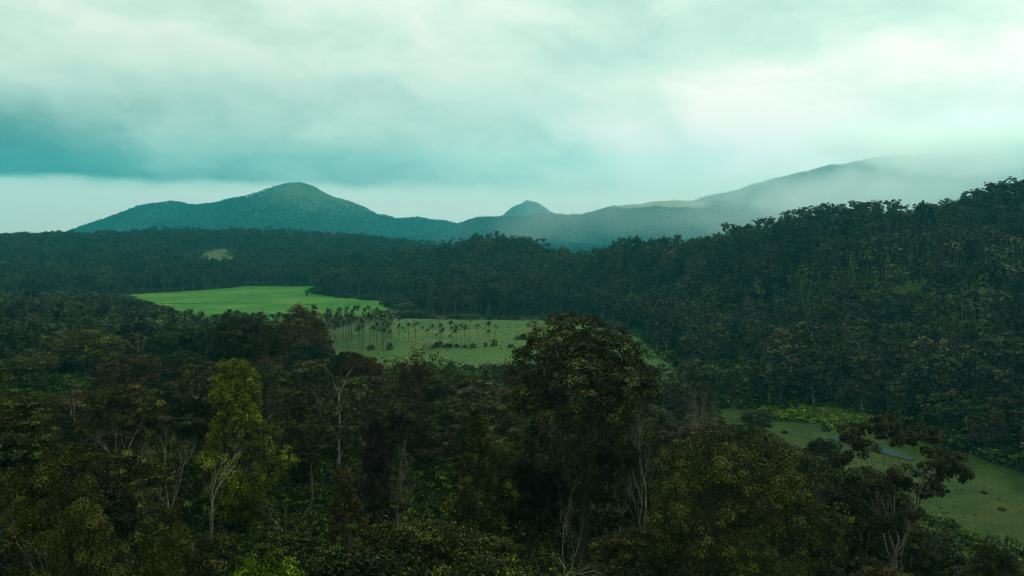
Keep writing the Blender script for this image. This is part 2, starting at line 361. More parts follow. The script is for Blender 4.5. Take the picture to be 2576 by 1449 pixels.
def lobes_for(rng, shape, H, R_, CH, n, lr):
    """centres and radii of the leaf masses that make up a crown"""
    k = np.arange(n) + 0.5; ph = k * 2.399963 + rng.uniform(0, 6.28)
    out = []
    if shape in ('dome', 'round'):
        zlo = -0.12 if shape == 'dome' else -0.75
        z = zlo + (1 - zlo) * k / n
        r = np.sqrt(np.clip(1 - z * z, 0, 1))
        D = np.stack([r * np.cos(ph), r * np.sin(ph), z], 1)
        cz = H - CH if shape == 'dome' else H - CH * 0.5
        vr = CH if shape == 'dome' else CH * 0.5
        rad = lr * rng.uniform(0.72, 1.25, n)
        lump = 1 + 0.16 * np.sin(D[:, 0:1] * 3.1 + rng.uniform(0, 6)) + 0.13 * np.sin(D[:, 1:2] * 4.3 + D[:, 2:3] * 3 + rng.uniform(0, 6))
        C = D * np.stack([R_ - rad * 0.9, R_ - rad * 0.9, vr - rad * 0.75], 1) * rng.uniform(0.80, 1.08, (n, 1)) * np.minimum(lump, 1.12)
        C[:, 2] += cz
        return C, np.stack([rad, rad, rad * 0.72], 1)
    if shape == 'column':
        t = k / n; z = H - CH + t * CH * 0.93
        prof = np.sin(np.pi * np.clip(0.12 + 0.86 * t, 0, 1)) ** 0.5 * (1 - 0.25 * t) * (1 + 0.22 * np.sin(t * 11 + rng.uniform(0, 6)) + 0.18 * np.sin(ph * 1.0 + t * 5))
        rad = lr * rng.uniform(0.7, 1.25, n)
        rr = np.maximum(R_ * prof - rad * 0.8, 0.1) * rng.uniform(0.35, 1.2, n)
        return np.stack([rr * np.cos(ph), rr * np.sin(ph), z], 1), np.stack([rad, rad, rad * 0.9], 1)
    if shape == 'layer':
        tier = rng.integers(0, 4, n); z = H - CH * (0.06 + tier / 4 * 0.9) + rng.normal(0, 0.05 * CH, n)
        rr = R_ * np.sqrt(rng.uniform(0.05, 1, n)) * (0.62 + 0.12 * tier) * np.where(tier == 3, 0.7, 1)
        rad = lr * rng.uniform(0.7, 1.3, n)
        return np.stack([rr * np.cos(ph), rr * np.sin(ph), z], 1), np.stack([rad, rad, rad * 0.36], 1)
    if shape == 'open':
        z = H - CH * rng.random(n) ** 1.2; f = 1 - ((z - (H - CH * 0.6)) / CH) ** 2 * 1.1
        rr = R_ * np.clip(f, 0.3, 1) * np.sqrt(rng.uniform(0.08, 1, n)); rad = lr * rng.uniform(0.55, 1.35, n)
        return np.stack([rr * np.cos(ph), rr * np.sin(ph), z], 1), np.stack([rad, rad, rad * 0.82], 1)
    if shape == 'tuft':
        z = H - CH * rng.random(n); rr = R_ * rng.random(n) ** 0.7 * 0.8; rad = lr * rng.uniform(0.6, 1.3, n)
        return np.stack([rr * np.cos(ph), rr * np.sin(ph), z], 1), np.stack([rad, rad, rad * 0.75], 1)
def crown_leaves(geo, rng, C, Rd, n, L, W, mi=0, centre=None, inner=0.18):
    if len(C) > 14:
        kp = rng.random(len(C)) > 0.12; C, Rd = C[kp], Rd[kp]
    area = Rd[:, 0] ** 2; cnt = rng.multinomial(n, area / area.sum())
    cc = C.mean(0) if centre is None else np.asarray(centre)
    outc = unit(C - cc + np.array([0, 0, 0.8]))
    m = np.clip((Rd[:, 0] / max(L * 1.1, 0.01)).astype(int) * 2 + 3, 4, 13)      # tufts on each leaf mass
    lid = np.repeat(np.arange(len(C)), m); k = len(lid)
    d = unit(rng.normal(0, 1, (k, 3)) + outc[lid] * 0.75)
    tc_ = C[lid] + d * Rd[lid] * rng.uniform(0.45, 1.12, (k, 1)); tr_ = Rd[lid] * rng.uniform(0.30, 0.58, (k, 1))
    first = np.concatenate([[0], np.cumsum(m)[:-1]])
    cid = np.repeat(np.arange(len(C)), cnt); n = len(cid)
    tid = first[cid] + (rng.random(n) * m[cid]).astype(int)
    e = unit(rng.normal(0, 1, (n, 3)))
    dn_ = np.sum(e * unit(d + np.array([0, 0, 0.7]))[tid], 1); fl_ = (dn_ < -0.1) & (rng.random(n) < 0.8); e[fl_] *= -1
    r = np.where(rng.random(n) < inner, rng.uniform(0.1, 0.7, n), rng.uniform(0.72, 1.12, n))
    P = tc_[tid] + e * tr_[tid] * r[:, None]
    d = unit(e + d[tid] * 0.4)
    tt = rng.random(k)[tid]
    leaves(geo, rng, P, d, L, W, mi=mi, tint=np.where(rng.random(n) < 0.62, tt, rng.random(n)))
def curve(a, b, sag, n, rng, wob=0.0):
    t = np.linspace(0, 1, n)[:, None]; a, b = np.asarray(a, float), np.asarray(b, float)
    m = a + (b - a) * 0.5 + np.array([0, 0, sag])
    P = (1 - t) ** 2 * a + 2 * t * (1 - t) * m + t * t * b
    if wob: P[1:-1] += rng.normal(0, wob, (n - 2, 3))
    return P
def skeleton(rng, C, th, tr, nl, lean=(0, 0), sides=6, limb_r=0.34, straight=1.0):
    """trunk geometry and one geometry per main limb, each limb carrying twigs to its leaf masses"""
    trunk = Geo(); top = np.array([lean[0], lean[1], th])
    n = 7; t = np.linspace(0, 1, n)[:, None]
    P = np.array([[0, 0, -0.6]]) * (1 - t) + top * t + np.concatenate([np.zeros((1, 3)), rng.normal(0, 0.012 * th, (n - 2, 3)) * [1, 1, 0], np.zeros((1, 3))])
    rad = tr * (1.25 - 0.25 * t[:, 0] - 0.28 * t[:, 0]); rad[0] = tr * 1.55
    tube(trunk, P, rad, sides + 2)
    A = np.arctan2(C[:, 1] - lean[1], C[:, 0] - lean[0]); order = np.argsort(A)
    groups = np.array_split(order, nl); limbs = []
    for g in groups:
        if len(g) == 0: continue
        limb = Geo(); tgt = C[g].mean(0); start = top - np.array([0, 0, rng.uniform(0, 0.12) * th])
        mid = start + (tgt - start) * 0.72
        Pm = curve(start, mid, -0.06 * np.linalg.norm(mid - start), 6, rng, 0.02 * np.linalg.norm(mid - start))
        r0 = tr * limb_r * rng.uniform(0.8, 1.15)
        tube(limb, Pm, np.linspace(r0, r0 * 0.5, 6), sides)
        for i in g:
            s = Pm[rng.integers(2, 6)]
            tube(limb, curve(s, C[i], 0.12 * np.linalg.norm(C[i] - s) * rng.uniform(-0.4, 1), 5, rng, 0.03 * np.linalg.norm(C[i] - s)), np.linspace(r0 * 0.42, r0 * 0.1, 5), max(4, sides - 2))
        limbs.append(limb)
    return trunk, limbs
def merge(geos):
    g = Geo()
    for q in geos:
        for V, F, t, m in zip(q.v, q.f, q.t, q.m):
            # re-base: faces inside q already carry q's running offset
            g.v.append(V); g.f.append(F + g.n); g.t.append(t); g.m.append(m)
        g.n += q.n
    return g
def broadleaf(seed, shape, H, R_, CH, nl, lr, nleaf, L, W, tr, limbs=5, th=None, lean=(0, 0)):
    """-> (trunk Geo, [limb Geo], crown Geo)"""
    rng = np.random.default_rng(seed)
    C, Rd = lobes_for(rng, shape, H, R_, CH, nl, lr)
    C[:, 0] += lean[0]; C[:, 1] += lean[1]
    crown = Geo(); crown_leaves(crown, rng, C, Rd, nleaf, L, W)
    tk, lm = skeleton(rng, C, th or (H - CH * 0.8), tr, limbs, lean)
    return tk, lm, crown
def bare(seed, H, spread, tr, levels=5, kids=(3, 5), fork=0.35, up=0.25, leafy=0, L=0.22, W=0.09, crook=0.16, decay=0.62, ratio=0.66):
    """leafless tree -> (trunk Geo, branch Geo, sparse crown Geo or None)"""
    rng = np.random.default_rng(seed); tk, br, cr = Geo(), Geo(), Geo(); tips = []
    def grow(p, d, ln, r, lv):
        n = 6 if lv == 0 else (5 if lv < 3 else 4)
        P = [p]; dd = d.copy(); dirs = [d]
        for i in range(n - 1):
            dd = unit(dd + rng.normal(0, crook * (0.5 if lv == 0 else 1), 3) + np.array([0, 0, up * 0.25]))
            P.append(P[-1] + dd * ln / (n - 1)); dirs.append(dd)
        P = np.array(P); rr = np.linspace(r, r * (0.62 if lv == 0 else 0.5), n)
        if lv == 0: rr[0] = r * 1.4
        tube(tk if lv == 0 else br, P, rr, 8 if lv == 0 else (5 if lv < 2 else 3))
        if lv >= levels: tips.append(P[-1]); return
        k = rng.integers(kids[0], kids[1] + 1); a0 = rng.uniform(0, 6.28)
        for j in range(k):
            i = n - 1 if j == 0 else rng.integers(max(1, int(n * (fork if lv == 0 else 0.3))), n)
            base = dirs[i]; side = unit(np.cross(base, unit(rng.normal(0, 1, 3))))
            an = spread * rng.uniform(0.55, 1.2) * (0.45 if j == 0 else 1)
            a = a0 + j * 2.4
            e1 = unit(np.cross(base, np.array([0.3, 0.5, 0.8]))); e2 = np.cross(base, e1)
            nd = unit(base * math.cos(an) + (e1 * math.cos(a) + e2 * math.sin(a)) * math.sin(an) + np.array([0, 0, up * 0.4]))
            grow(P[i], nd, ln * decay * rng.uniform(0.75, 1.2), rr[i] * ratio * rng.uniform(0.8, 1.05), lv + 1)
    grow(np.array([0, 0, -0.4]), np.array([0, 0, 1.0]), H * 0.42, tr, 0)
    top = max(float(V[:, 2].max()) for V in br.v)
    k = H / top
    for g in (tk, br): g.v = [V * k for V in g.v]
    if leafy:
        T = np.array(tips) * k; idx = rng.integers(0, len(T), leafy)
        leaves(cr, rng, T[idx] + rng.normal(0, 0.22, (leafy, 3)), unit(rng.normal(0, 1, (leafy, 3))), L, W)
    return tk, br, (cr if leafy else None)
def palm(seed, H, nf=12, fl=2.7, tr=0.11):
    rng = np.random.default_rng(seed); tk, cr = Geo(), Geo()
    n = 6; t = np.linspace(0, 1, n)[:, None]; ln = rng.normal(0, 0.035 * H, 2)
    P = np.concatenate([t ** 1.6 * ln[None], t * (H - 1.0) - 0.3 * (1 - t)], 1); tube(tk, P, np.linspace(tr * 1.25, tr * 0.85, n), 6)
    top = P[-1]
    tube(cr, [top, top + [0, 0, 0.9]], [tr * 1.25, tr * 0.5], 6)                      # green crownshaft
    for f in range(nf):
        a = f / nf * 6.283 + rng.uniform(-0.25, 0.25); el_ = -0.35 + 1.8 * ((f * 0.618 + 0.3 * rng.random()) % 1.0); m = 7; q = np.linspace(0, 1, m)
        d = np.array([math.cos(a), math.sin(a), 0]); ff = fl * rng.uniform(0.8, 1.1)
        S = top + np.array([0, 0, 0.8]) + d * (q * math.cos(el_) * ff * 0.8 + q * q * 0.16 * ff)[:, None] + np.array([0, 0, 1.0]) * (q * math.sin(el_) * ff * 1.15 - q ** 2.4 * ff * (0.30 + 0.10 * math.cos(el_)))[:, None]
        T = unit(np.gradient(S, axis=0)); sd_ = unit(np.cross(T, np.array([0, 0, 1.0])))
        for sgn in (1, -1):
            for i in range(1, m):
                wv = ff * 0.27 * math.sin(math.pi * (0.15 + 0.72 * q[i]))
                b0, b1 = S[i - 1] * 0.5 + S[i] * 0.5, S[i]
                tip = b1 + sd_[i] * sgn * wv + T[i] * wv * 0.55 - np.array([0, 0, 0.38 * wv])
                tip0 = b0 + sd_[i] * sgn * wv + T[i] * wv * 0.2 - np.array([0, 0, 0.3 * wv])
                cr.add([b0, b1, tip, tip0 * 0.5 + tip * 0.5], [[0, 1, 2, 3]], [rng.random()])
                b0, b1 = S[i - 1], S[i - 1] * 0.5 + S[i] * 0.5
                cr.add([b0, b1, tip0 * 0.9 + tip * 0.1, tip0 - T[i] * wv * 0.3], [[0, 1, 2, 3]], [rng.random()])
    return tk, cr
def shrub(seed, H, R_, nl, lr, nleaf, L, W):
    rng = np.random.default_rng(seed); cr = Geo(); tk = Geo()
    C, Rd = lobes_for(rng, 'dome', H, R_, H * 0.8, nl, lr); crown_leaves(cr, rng, C, Rd, nleaf, L, W)
    for c in C[:: max(1, nl // 6)]: tube(tk, curve((0, 0, -0.2), c, 0, 4, rng, 0.05), np.linspace(0.07, 0.02, 4), 4)
    return tk, cr

# ------------------------------------------------------------------ object plumbing
def tag(o, label=None, cat=None, group=None, kind=None):
    for k, v_ in (('label', label), ('category', cat), ('group', group), ('kind', kind)):
        if v_: o[k] = v_
    return o
def link(name, data, parent=None, mat=None):
    o = bpy.data.objects.new(name, data); col.objects.link(o)
    if parent: o.parent = parent
    if name == 'branches': o['kind'] = 'stuff'
    if mat:
        for s_ in o.material_slots: s_.link = 'OBJECT'; s_.material = mat
    return o
def empty(name, loc, rz=0.0, sc=1.0):
    o = bpy.data.objects.new(name, None); col.objects.link(o); o.empty_display_size = 0.5
    o.location = loc; o.rotation_euler = (0, 0, rz); o.scale = (sc, sc, sc) if not isinstance(sc, tuple) else sc
    return o
class Kind:
    """a tree type: list of (part name, mesh, material slot kind); instanced as real objects that share mesh data"""
    def __init__(s, parts, H): s.parts, s.H = parts, H
    def place(s, name, x, y, H, rz, leaf, bark, label, cat, group=None, wide=1.0, z=None, tilt=0.0):
        k = H / s.H
        root = empty(name, (x, y, ground_z(x, y) if z is None else z), rz, (k * wide, k * wide, k))
        if tilt: root.rotation_euler = (tilt, 0, rz)
        tag(root, label, cat, group)
        for pn, me, which in s.parts: link(pn, me, root, leaf if which == 'leaf' else bark)
        return root
def kind_broadleaf(seed, *a, split_limbs=False, **k):
    tk, lm, cr = broadleaf(seed, *a, **k)
    H = a[1]
    if split_limbs:
        parts = [('trunk', tk.mesh('trunk', [M['bark']], True), 'bark')] + [('limb', g.mesh('limb', [M['bark']], True), 'bark') for g in lm]
    else:
        parts = [('trunk', merge([tk] + lm).mesh('trunk', [M['bark']], True), 'bark')]
    parts.append(('crown', cr.mesh('crown', [M['mid']]), 'leaf'))
    return Kind(parts, H)
def kind_bare(seed, H, *a, **k):
    tk, br, cr = bare(seed, H, *a, **k)
    parts = [('trunk', tk.mesh('trunk', [M['bark']], True), 'bark'), ('branches', br.mesh('branches', [M['bark']], True), 'bark')]
    if cr: parts.append(('crown', cr.mesh('crown', [M['mid']]), 'leaf'))
    return Kind(parts, H)
def kind_palm(seed, H, **k):
    tk, cr = palm(seed, H, **k)
    return Kind([('trunk', tk.mesh('trunk', [M['bark_palm']], True), 'bark'), ('crown', cr.mesh('crown', [M['palm']]), 'leaf')], H)
def kind_shrub(seed, H, *a):
    tk, cr = shrub(seed, H, *a)
    return Kind([('stem', tk.mesh('stem', [M['bark']], True), 'bark'), ('foliage', cr.mesh('foliage', [M['shrub']]), 'leaf')], H)

# ------------------------------------------------------------------ the ground: one sheet to the horizon
def grid_mesh(name, X, Y, Z, mat, smooth=True):
    nr, nc = X.shape; g = Geo()
    i = np.arange(nr - 1)[:, None] * nc; j = np.arange(nc - 1)[None]
    F = np.stack([i + j, i + j + 1, i + nc + j + 1, i + nc + j], -1).reshape(-1, 4)
    g.add(np.stack([X, Y, Z], -1).reshape(-1, 3), F); return g.mesh(name, [mat], smooth)
rows = np.concatenate([np.linspace(-260, 40, 24)[:-1], 40 + (np.geomspace(60, 7060, 330) - 60)])
cols = np.linspace(-1, 1, 300); cols = np.sign(cols) * np.abs(cols) ** 1.15
GX = cols[None, :] * (330 + 0.95 * np.maximum(rows, 0))[:, None]; GY = np.repeat(rows[:, None], len(cols), 1)
GZ = land(GX, GY)
ground = link('ground', grid_mesh('ground', GX, GY, GZ, M['floor'])); tag(ground, kind='structure')
ga = ground.data.attributes.new('grass', 'FLOAT', 'POINT'); ga.data.foreach_set('value', np.maximum(far_grass(GX, GY, GZ), 0.3 * sstep(GY, 1500, 2200)).ravel().astype(np.float32))
_nt = M['floor'].node_tree; _p = _nt.nodes['Principled BSDF']; _src = _p.inputs['Base Color'].links[0].from_socket
_at = _nt.nodes.new('ShaderNodeAttribute'); _at.attribute_name = 'grass'
_nz = noise(_nt, _nt.nodes['Texture Coordinate'].outputs['Object'], 0.012, 6, 0.65)
_gr = mixc(_nt, _nz.smooth(0.35, 0.65), (0.024, 0.046, 0.018), (0.062, 0.088, 0.030))
_fa = E(_nt, _at.outputs['Fac'])
_nt.links.new(mixc(_nt, (_fa - 1.0)._m('ADD', 0.0, clamp=True), mixc(_nt, (_fa * 0.85)._m('MINIMUM', 0.85), _src, _gr), (0.17, 0.18, 0.075)), _p.inputs['Base Color'])

def sheet(name, P, cell, mat, lift=0.12, und=0.10, seed=3, rag=2.0):
    P_ = np.array(P, float); x0, y0 = P_.min(0) - 4; x1, y1 = P_.max(0) + 4
    xs, ys = np.arange(x0, x1, cell), np.arange(y0, y1, cell); X, Y = np.meshgrid(xs, ys)
    Z = land(X, Y) + lift + und * fbm(X / 6, Y / 6, seed, 3)
    xc, yc = (X[:-1, :-1] + cell / 2), (Y[:-1, :-1] + cell / 2)
    keep = (poly_sd(xc, yc, P) + rag * (fbm(xc / 7, yc / 7, 8, 3) - 0.5) * 4) < 0
    nc = len(xs); i, j = np.nonzero(keep); b = i * nc + j
    F = np.stack([b, b + 1, b + nc + 1, b + nc], 1)
    used = np.unique(F); rm = np.zeros(X.size, np.int64); rm[used] = np.arange(len(used))
    g = Geo(); g.add(np.stack([X, Y, Z], -1).reshape(-1, 3)[used], rm[F])
    return tag(link(name, g.mesh(name, [mat], True)), kind='structure')
sheet('paddy_field', PADDY, 3.0, M['paddy'])
sheet('pasture', FIELD, 2.0, M['field'], und=0.25)
sheet('meadow', MEADOW, 1.2, M['meadow'], und=0.3)
for cx, cy_, r, r_y in CLEAR:
    a = np.linspace(0, 6.283, 14)[:-1]; rr = r * (0.8 + 0.4 * np.random.default_rng(int(abs(cx * 7 + cy_))).random(13))
    sheet('glade', list(zip(cx + rr * np.cos(a), cy_ + rr * np.sin(a) * r_y / r)), max(1.5, r / 9), M['glade'] if cy_ > 700 else M['meadow'], lift=0.5)

# ------------------------------------------------------------------ named trees of the near wood
LEAF = (0.40, 0.19)
def dome_tree():
    """the great tree: high dome of many leaf clumps over a tall forked trunk, with lower side masses"""
    rng = np.random.default_rng(4); H, R_ = 30.0, 8.2
    C, Rd = lobes_for(rng, 'dome', H, R_, 9.2, 120, 1.45)
    C2, Rd2 = lobes_for(rng, 'open', 21.5, 6.6, 7.0, 20, 1.7); C2[:, 0] -= 1.8
    C3, Rd3 = lobes_for(rng, 'open', 15.0, 4.6, 5.0, 12, 1.35)
    C, Rd = np.concatenate([C, C2, C3]), np.concatenate([Rd, Rd2, Rd3])
    cr = Geo(); crown_leaves(cr, rng, C, Rd, 85000, 0.30, 0.135, centre=(0, 0, 19))
    tk = Geo(); fork = np.array([0.0, 0, 15.6])
    tube(tk, [(0, 0, -0.6), (0.05, 0, 1.5), (-0.1, 0.1, 5), (0.1, 0, 10), (0, 0.1, 14), fork], [0.85, 0.62, 0.54, 0.50, 0.47, 0.46], 12)
    limbs = []
    for sx, tx in ((-1, (-2.4, 0.6, 20.4)), (1, (2.0, -0.4, 20.8))):
        g = Geo(); P = curve(fork - [0, 0, 0.3], tx, -0.4, 6, rng, 0.1); tube(g, P, np.linspace(0.36, 0.26, 6), 9)
        side = [i for i in range(len(C)) if C[i, 0] * sx >= 0]
        grp = np.array_split(sorted(side, key=lambda i: math.atan2(C[i, 1], C[i, 2] - 19)), 6)
        for k in grp:
            if len(k) == 0: continue
            m = C[k].mean(0); s_ = P[rng.integers(3, 6)]; b = s_ + (m - s_) * 0.6
            Q = curve(s_, b, 0.3, 5, rng, 0.15); tube(g, Q, np.linspace(0.22, 0.12, 5), 6)
            for i in k: q0 = Q[rng.integers(2, 5)]; tube(g, curve(q0, C[i], 0.3, 5, rng, 0.15), np.linspace(0.10, 0.03, 5), 5)
        limbs.append(g)
    parts = [('trunk', tk.mesh('trunk', [M['bark']], True), 'bark')] + [('limb', g.mesh('limb', [M['bark']], True), 'bark') for g in limbs]
    parts.append(('crown', cr.mesh('crown', [M['dome']]), 'leaf'))
    k = Kind(parts, H); k.R = R_; return k
def pole_tree():
    """nearly leafless pale stem that ends in two hooked arms"""
    rng = np.random.default_rng(9); tk, br = Geo(), Geo()
    tube(tk, [(0, 0, -0.5), (0.1, 0, 5), (-0.1, 0.1, 10), (0.05, 0, 14), (0, 0, 17.2)], [0.24, 0.18, 0.15, 0.12, 0.10], 9)
    a = curve((0, 0, 17), (2.3, 0.2, 21), 0.9, 8, rng, 0.06); tube(br, a, np.linspace(0.09, 0.03, 8), 6)
    b = curve((0, 0, 17), (-0.9, 0.1, 19.4), -0.5, 6, rng, 0.05); tube(br, b, np.linspace(0.08, 0.02, 6), 5)
    for z, q in ((9, 1.2), (11.5, 2.6), (13, -0.8), (6.5, 4)):
        tube(br, curve((0, 0, z), (math.cos(q) * 2.2, math.sin(q) * 2.2, z + 2.4), -0.2, 6, rng, 0.12), np.linspace(0.07, 0.015, 6), 4)
    k = Kind([('trunk', tk.mesh('trunk', [M['bark_pale']], True), 'bark'), ('branches', br.mesh('branches', [M['bark_pale']], True), 'bark')], 21.0); k.R = 2.3; return k
def KB(seed, shape, H, R_, CH, nl, lr, nleaf, L, W, tr, **kw):
    k = kind_broadleaf(seed, shape, H, R_, CH, nl, lr, nleaf, L, W, tr, **kw); k.R = R_; return k
def KR(seed, H, R_, *a, **kw):
    k = kind_bare(seed, H, *a, **kw); k.R = R_; return k
K = {
 'dome': dome_tree(), 'pole': pole_tree(),
 'bright': KB(21, 'column', 22, 5.6, 20, 110, 1.35, 60000, 0.25, 0.115, 0.3, limbs=7, split_limbs=True),
 'round': KB(22, 'round', 15, 5.6, 10.5, 51, 1.48, 21000, 0.304, 0.152, 0.28),
 'round2': KB(23, 'round', 14, 5.0, 10, 39, 1.64, 19250, 0.319, 0.160, 0.28),
 'layer': KB(24, 'layer', 16, 6.2, 8, 69, 1.33, 19250, 0.319, 0.144, 0.26, limbs=7),
 'layer2': KB(25, 'layer', 15, 5.6, 9, 54, 1.40, 17500, 0.319, 0.144, 0.24, limbs=6),
 'column': KB(26, 'column', 17, 3.4, 14.5, 66, 1.05, 24500, 0.243, 0.122, 0.25, limbs=6),
 'column2': KB(27, 'column', 18, 2.9, 13, 54, 1.01, 19250, 0.258, 0.129, 0.25, limbs=6),
 'open': KB(28, 'open', 18, 5.6, 9, 36, 1.13, 15750, 0.304, 0.144, 0.25, limbs=6),
 'open2': KB(29, 'open', 17, 5.0, 9, 25, 1.17, 12250, 0.304, 0.144, 0.22, limbs=5),
 'wide': KB(30, 'dome', 18, 6.8, 8.5, 66, 1.56, 24500, 0.304, 0.152, 0.34, limbs=6),
 'great': KB(31, 'round', 21, 7.4, 18.5, 150, 1.45, 115000, 0.20, 0.09, 0.4, limbs=8, split_limbs=True),
 'near': KB(32, 'dome', 22, 5.6, 13, 100, 1.2, 120000, 0.155, 0.07, 0.35, limbs=6),
 'silhouette': KB(33, 'open', 22, 5.6, 8.5, 33, 1.05, 26250, 0.228, 0.114, 0.26, limbs=5, th=9.5, split_limbs=True),
 'fan': KR(41, 18, 5.5, 0.50, 0.30, levels=5, kids=(4, 5), fork=0.15, up=0.35),
 'fan2': KR(42, 15, 4.5, 0.62, 0.28, levels=5, kids=(3, 5), fork=0.3, up=0.22, crook=0.22),
 'twig': KR(43, 14, 4.5, 0.75, 0.30, levels=5, kids=(3, 4), fork=0.4, up=0.12, crook=0.3),
 'rusttree': KR(44, 18, 6.0, 0.58, 0.32, levels=5, kids=(4, 5), fork=0.2, up=0.25, leafy=8000, L=0.34, W=0.14),
 'snag': KR(45, 18, 2.6, 0.6, 0.22, levels=5, kids=(2, 4), fork=0.5, up=0.3, crook=0.22, decay=0.55),
 'snag2': KR(46, 16, 2.6, 0.7, 0.24, levels=5, kids=(3, 4), fork=0.7, up=0.2, crook=0.2, decay=0.55),
 'thin': KR(47, 17, 4.0, 0.5, 0.20, levels=5, kids=(3, 4), fork=0.25, up=0.3, leafy=2600, L=0.3, W=0.13),
}
HERO, HNAME = [], []
def short(l):
    for c in (' with ', ' in ', ' at ', ' left', ' right', ' below', ' beside', ' behind', ' before', ' rising', ' standing', ' between', ',', ' just', ' ending', ' touching', ' peeping', ' filling', ' among', ' sprawling', ' under', ' on ', ' beneath'):
        i = l.find(c)
        if i > 0: l = l[:i]
    return l
def hero(kind, px, top, Y, wpx, leaf, bark, name, label, cat='tree', group=None, rz=0.0, tilt=0.0, bot=None):
    x = xat(px, Y); gz = ground_z(x, Y); H = zat(top, Y) - gz; k = K[kind]
    wide = (wpx / FPX * Y / 2) / (k.R * H / k.H)
    HERO.append((x, Y, wpx / FPX * Y / 2, px, wpx / 2, bot or (top + 0.55 * wpx))); HNAME.append(short(label))
    return k.place(name, x, Y, H, rz, M[leaf] if leaf else None, M[bark], label, cat, group, wide=min(max(wide, 0.55), 1.7), z=gz, tilt=tilt)
BL, BT = 'broadleaf_tree', 'bare_tree'
hero('dome', 1475, 806, 90, 372, 'dome', 'bark', BL, 'great olive-green domed tree with tall dark trunk forking into two limbs', bot=1150)
hero('bright', 592, 898, 100, 235, 'bright', 'bark', BL, 'tall bright yellow-green tree, the brightest crown in the near forest', bot=1240)
hero('layer', 500, 918, 118, 140, 'pale', 'bark', BL, 'pale grey-green tree just behind the bright yellow-green tree', rz=1)
hero('layer2', 770, 922, 122, 165, 'pale', 'bark', BL, 'flat-topped pale olive tree below the blue-green tree', rz=2)
hero('layer', 895, 972, 104, 150, 'pale', 'bark', BL, 'layered tree with straw-coloured leaf tips behind the pale hooked stem', rz=3)
hero('layer2', 1200, 980, 132, 170, 'pale', 'bark', BL, 'flat layered pale green tree left of the great domed tree', rz=4)
hero('wide', 757, 774, 195, 165, 'brown', 'bark_grey', BL, 'tall red-brown domed tree rising in front of the bright paddy field')
hero('round', 605, 800, 185, 180, 'dark', 'bark', BL, 'rounded very dark green tree left of the red-brown domed tree', rz=1)
hero('round2', 772, 852, 168, 135, 'blue', 'bark', BL, 'blue-green leafy tree below the red-brown domed tree', rz=2)
hero('fan', 672, 850, 152, 150, None, 'bark_rust', BT, 'bare purplish-brown tree with fine twigs before the dark round tree', rz=1)
hero('wide', 215, 830, 215, 200, 'olive', 'bark', BL, 'broad dark olive tree in front of the left palm grove', rz=2)
hero('round', 322, 888, 172, 165, 'brown', 'bark', BL, 'brownish rounded tree below the broad dark olive tree', rz=3)
hero('round2', 428, 828, 235, 110, 'mid', 'bark', BL, 'dark green rounded tree at the right end of the left palm grove', rz=4)
hero('wide', 440, 888, 192, 145, 'mid', 'bark', BL, 'dark green domed tree between the brownish tree and bright tree', rz=5)
hero('layer', 70, 900, 190, 190, 'olive', 'bark', BL, 'greyish olive tree at the left edge below the palm grove', rz=1.3)
hero('rusttree', 1045, 862, 150, 185, 'rust', 'bark_rust', BL, 'half-bare rust-coloured tree with spreading branches before the pasture', bot=1000)
hero('round', 905, 893, 168, 115, 'rust', 'bark_rust', BL, 'dense rusty red-brown tree left of the half-bare rust tree', rz=2)
hero('round2', 880, 880, 185, 90, 'dark', 'bark', BL, 'small dark tree peeping out behind the dense rusty tree')
hero('thin', 1290, 905, 140, 105, 'rust', 'bark_rust', BL, 'small rusty tree touching the left side of the domed tree', rz=3)
hero('pole', 848, 918, 102, 90, None, 'bark_pale', BT, 'slender pale dead stem ending in a hooked arm', bot=1130)
hero('column', 943, 1054, 85, 118, 'plum', 'bark', BL, 'dark plum-grey columnar tree, narrow and dense', bot=1300)
hero('column', 1198, 1030, 79, 165, 'olive', 'bark', BL, 'vine-clad columnar olive tree left of the domed tree trunk', rz=2, bot=1310)
hero('column2', 857, 1180, 72, 112, 'brown', 'bark_grey', BL, 'narrow brown tree with rusty leaves right of the bright shrubs', rz=1, bot=1420)
hero('fan', 1768, 930, 120, 180, None, 'bark_grey', BT, 'fan-shaped bare grey-brown tree right of the domed tree', bot=1100)
hero('fan2', 1612, 972, 82, 150, None, 'bark_pale', BT, 'bare tree with whitish branches in front of the domed tree', rz=2, bot=1260)
hero('twig', 1372, 1168, 62, 210, None, 'bark_pale', BT, 'tangled bare tree with pale twigs at the foot of the domed tree', rz=1, bot=1430)
hero('snag', 505, 1062, 80, 90, None, 'bark_pale', BT, 'crooked white-barked bare tree below the bright yellow-green tree', rz=1, bot=1380)
hero('snag2', 400, 1040, 86, 110, None, 'bark_pale', BT, 'bare grey tree with upswept candelabra branches', rz=0.4, bot=1140)
hero('snag', 290, 1035, 90, 100, None, 'bark_grey', BT, 'bare brown tree left of the candelabra-branched tree', rz=2.5, bot=1150)
hero('snag2', 172, 955, 106, 110, None, 'bark_grey', BT, 'dark forked bare tree at the left among olive crowns', rz=3.5, bot=1110)
hero('fan2', 440, 1180, 72, 120, None, 'bark_rust', BT, 'thin brown bare tree left of the crooked white-barked tree', rz=5, bot=1330)
hero('great', 1870, 1088, 68, 450, 'olive', 'bark', BL, 'massive brown-olive bushy crown filling the lower right', bot=1400)
hero('silhouette', 2275, 1078, 75, 320, 'dark', 'bark_grey', BL, 'dark tree with separate leaf clumps on pale limbs before the pond', bot=1449)
hero('near', 110, 1120, 47, 420, 'olive', 'bark', BL, 'large golden-olive crown in the lower left corner')
hero('near', 400, 1300, 43, 330, 'olive', 'bark', BL, 'low olive crown at the bottom edge beside the golden-olive crown', rz=2)
hero('twig', 140, 1262, 38, 260, None, 'bark_pale', BT, 'bare pale branches sprawling over the lower left corner', rz=4)
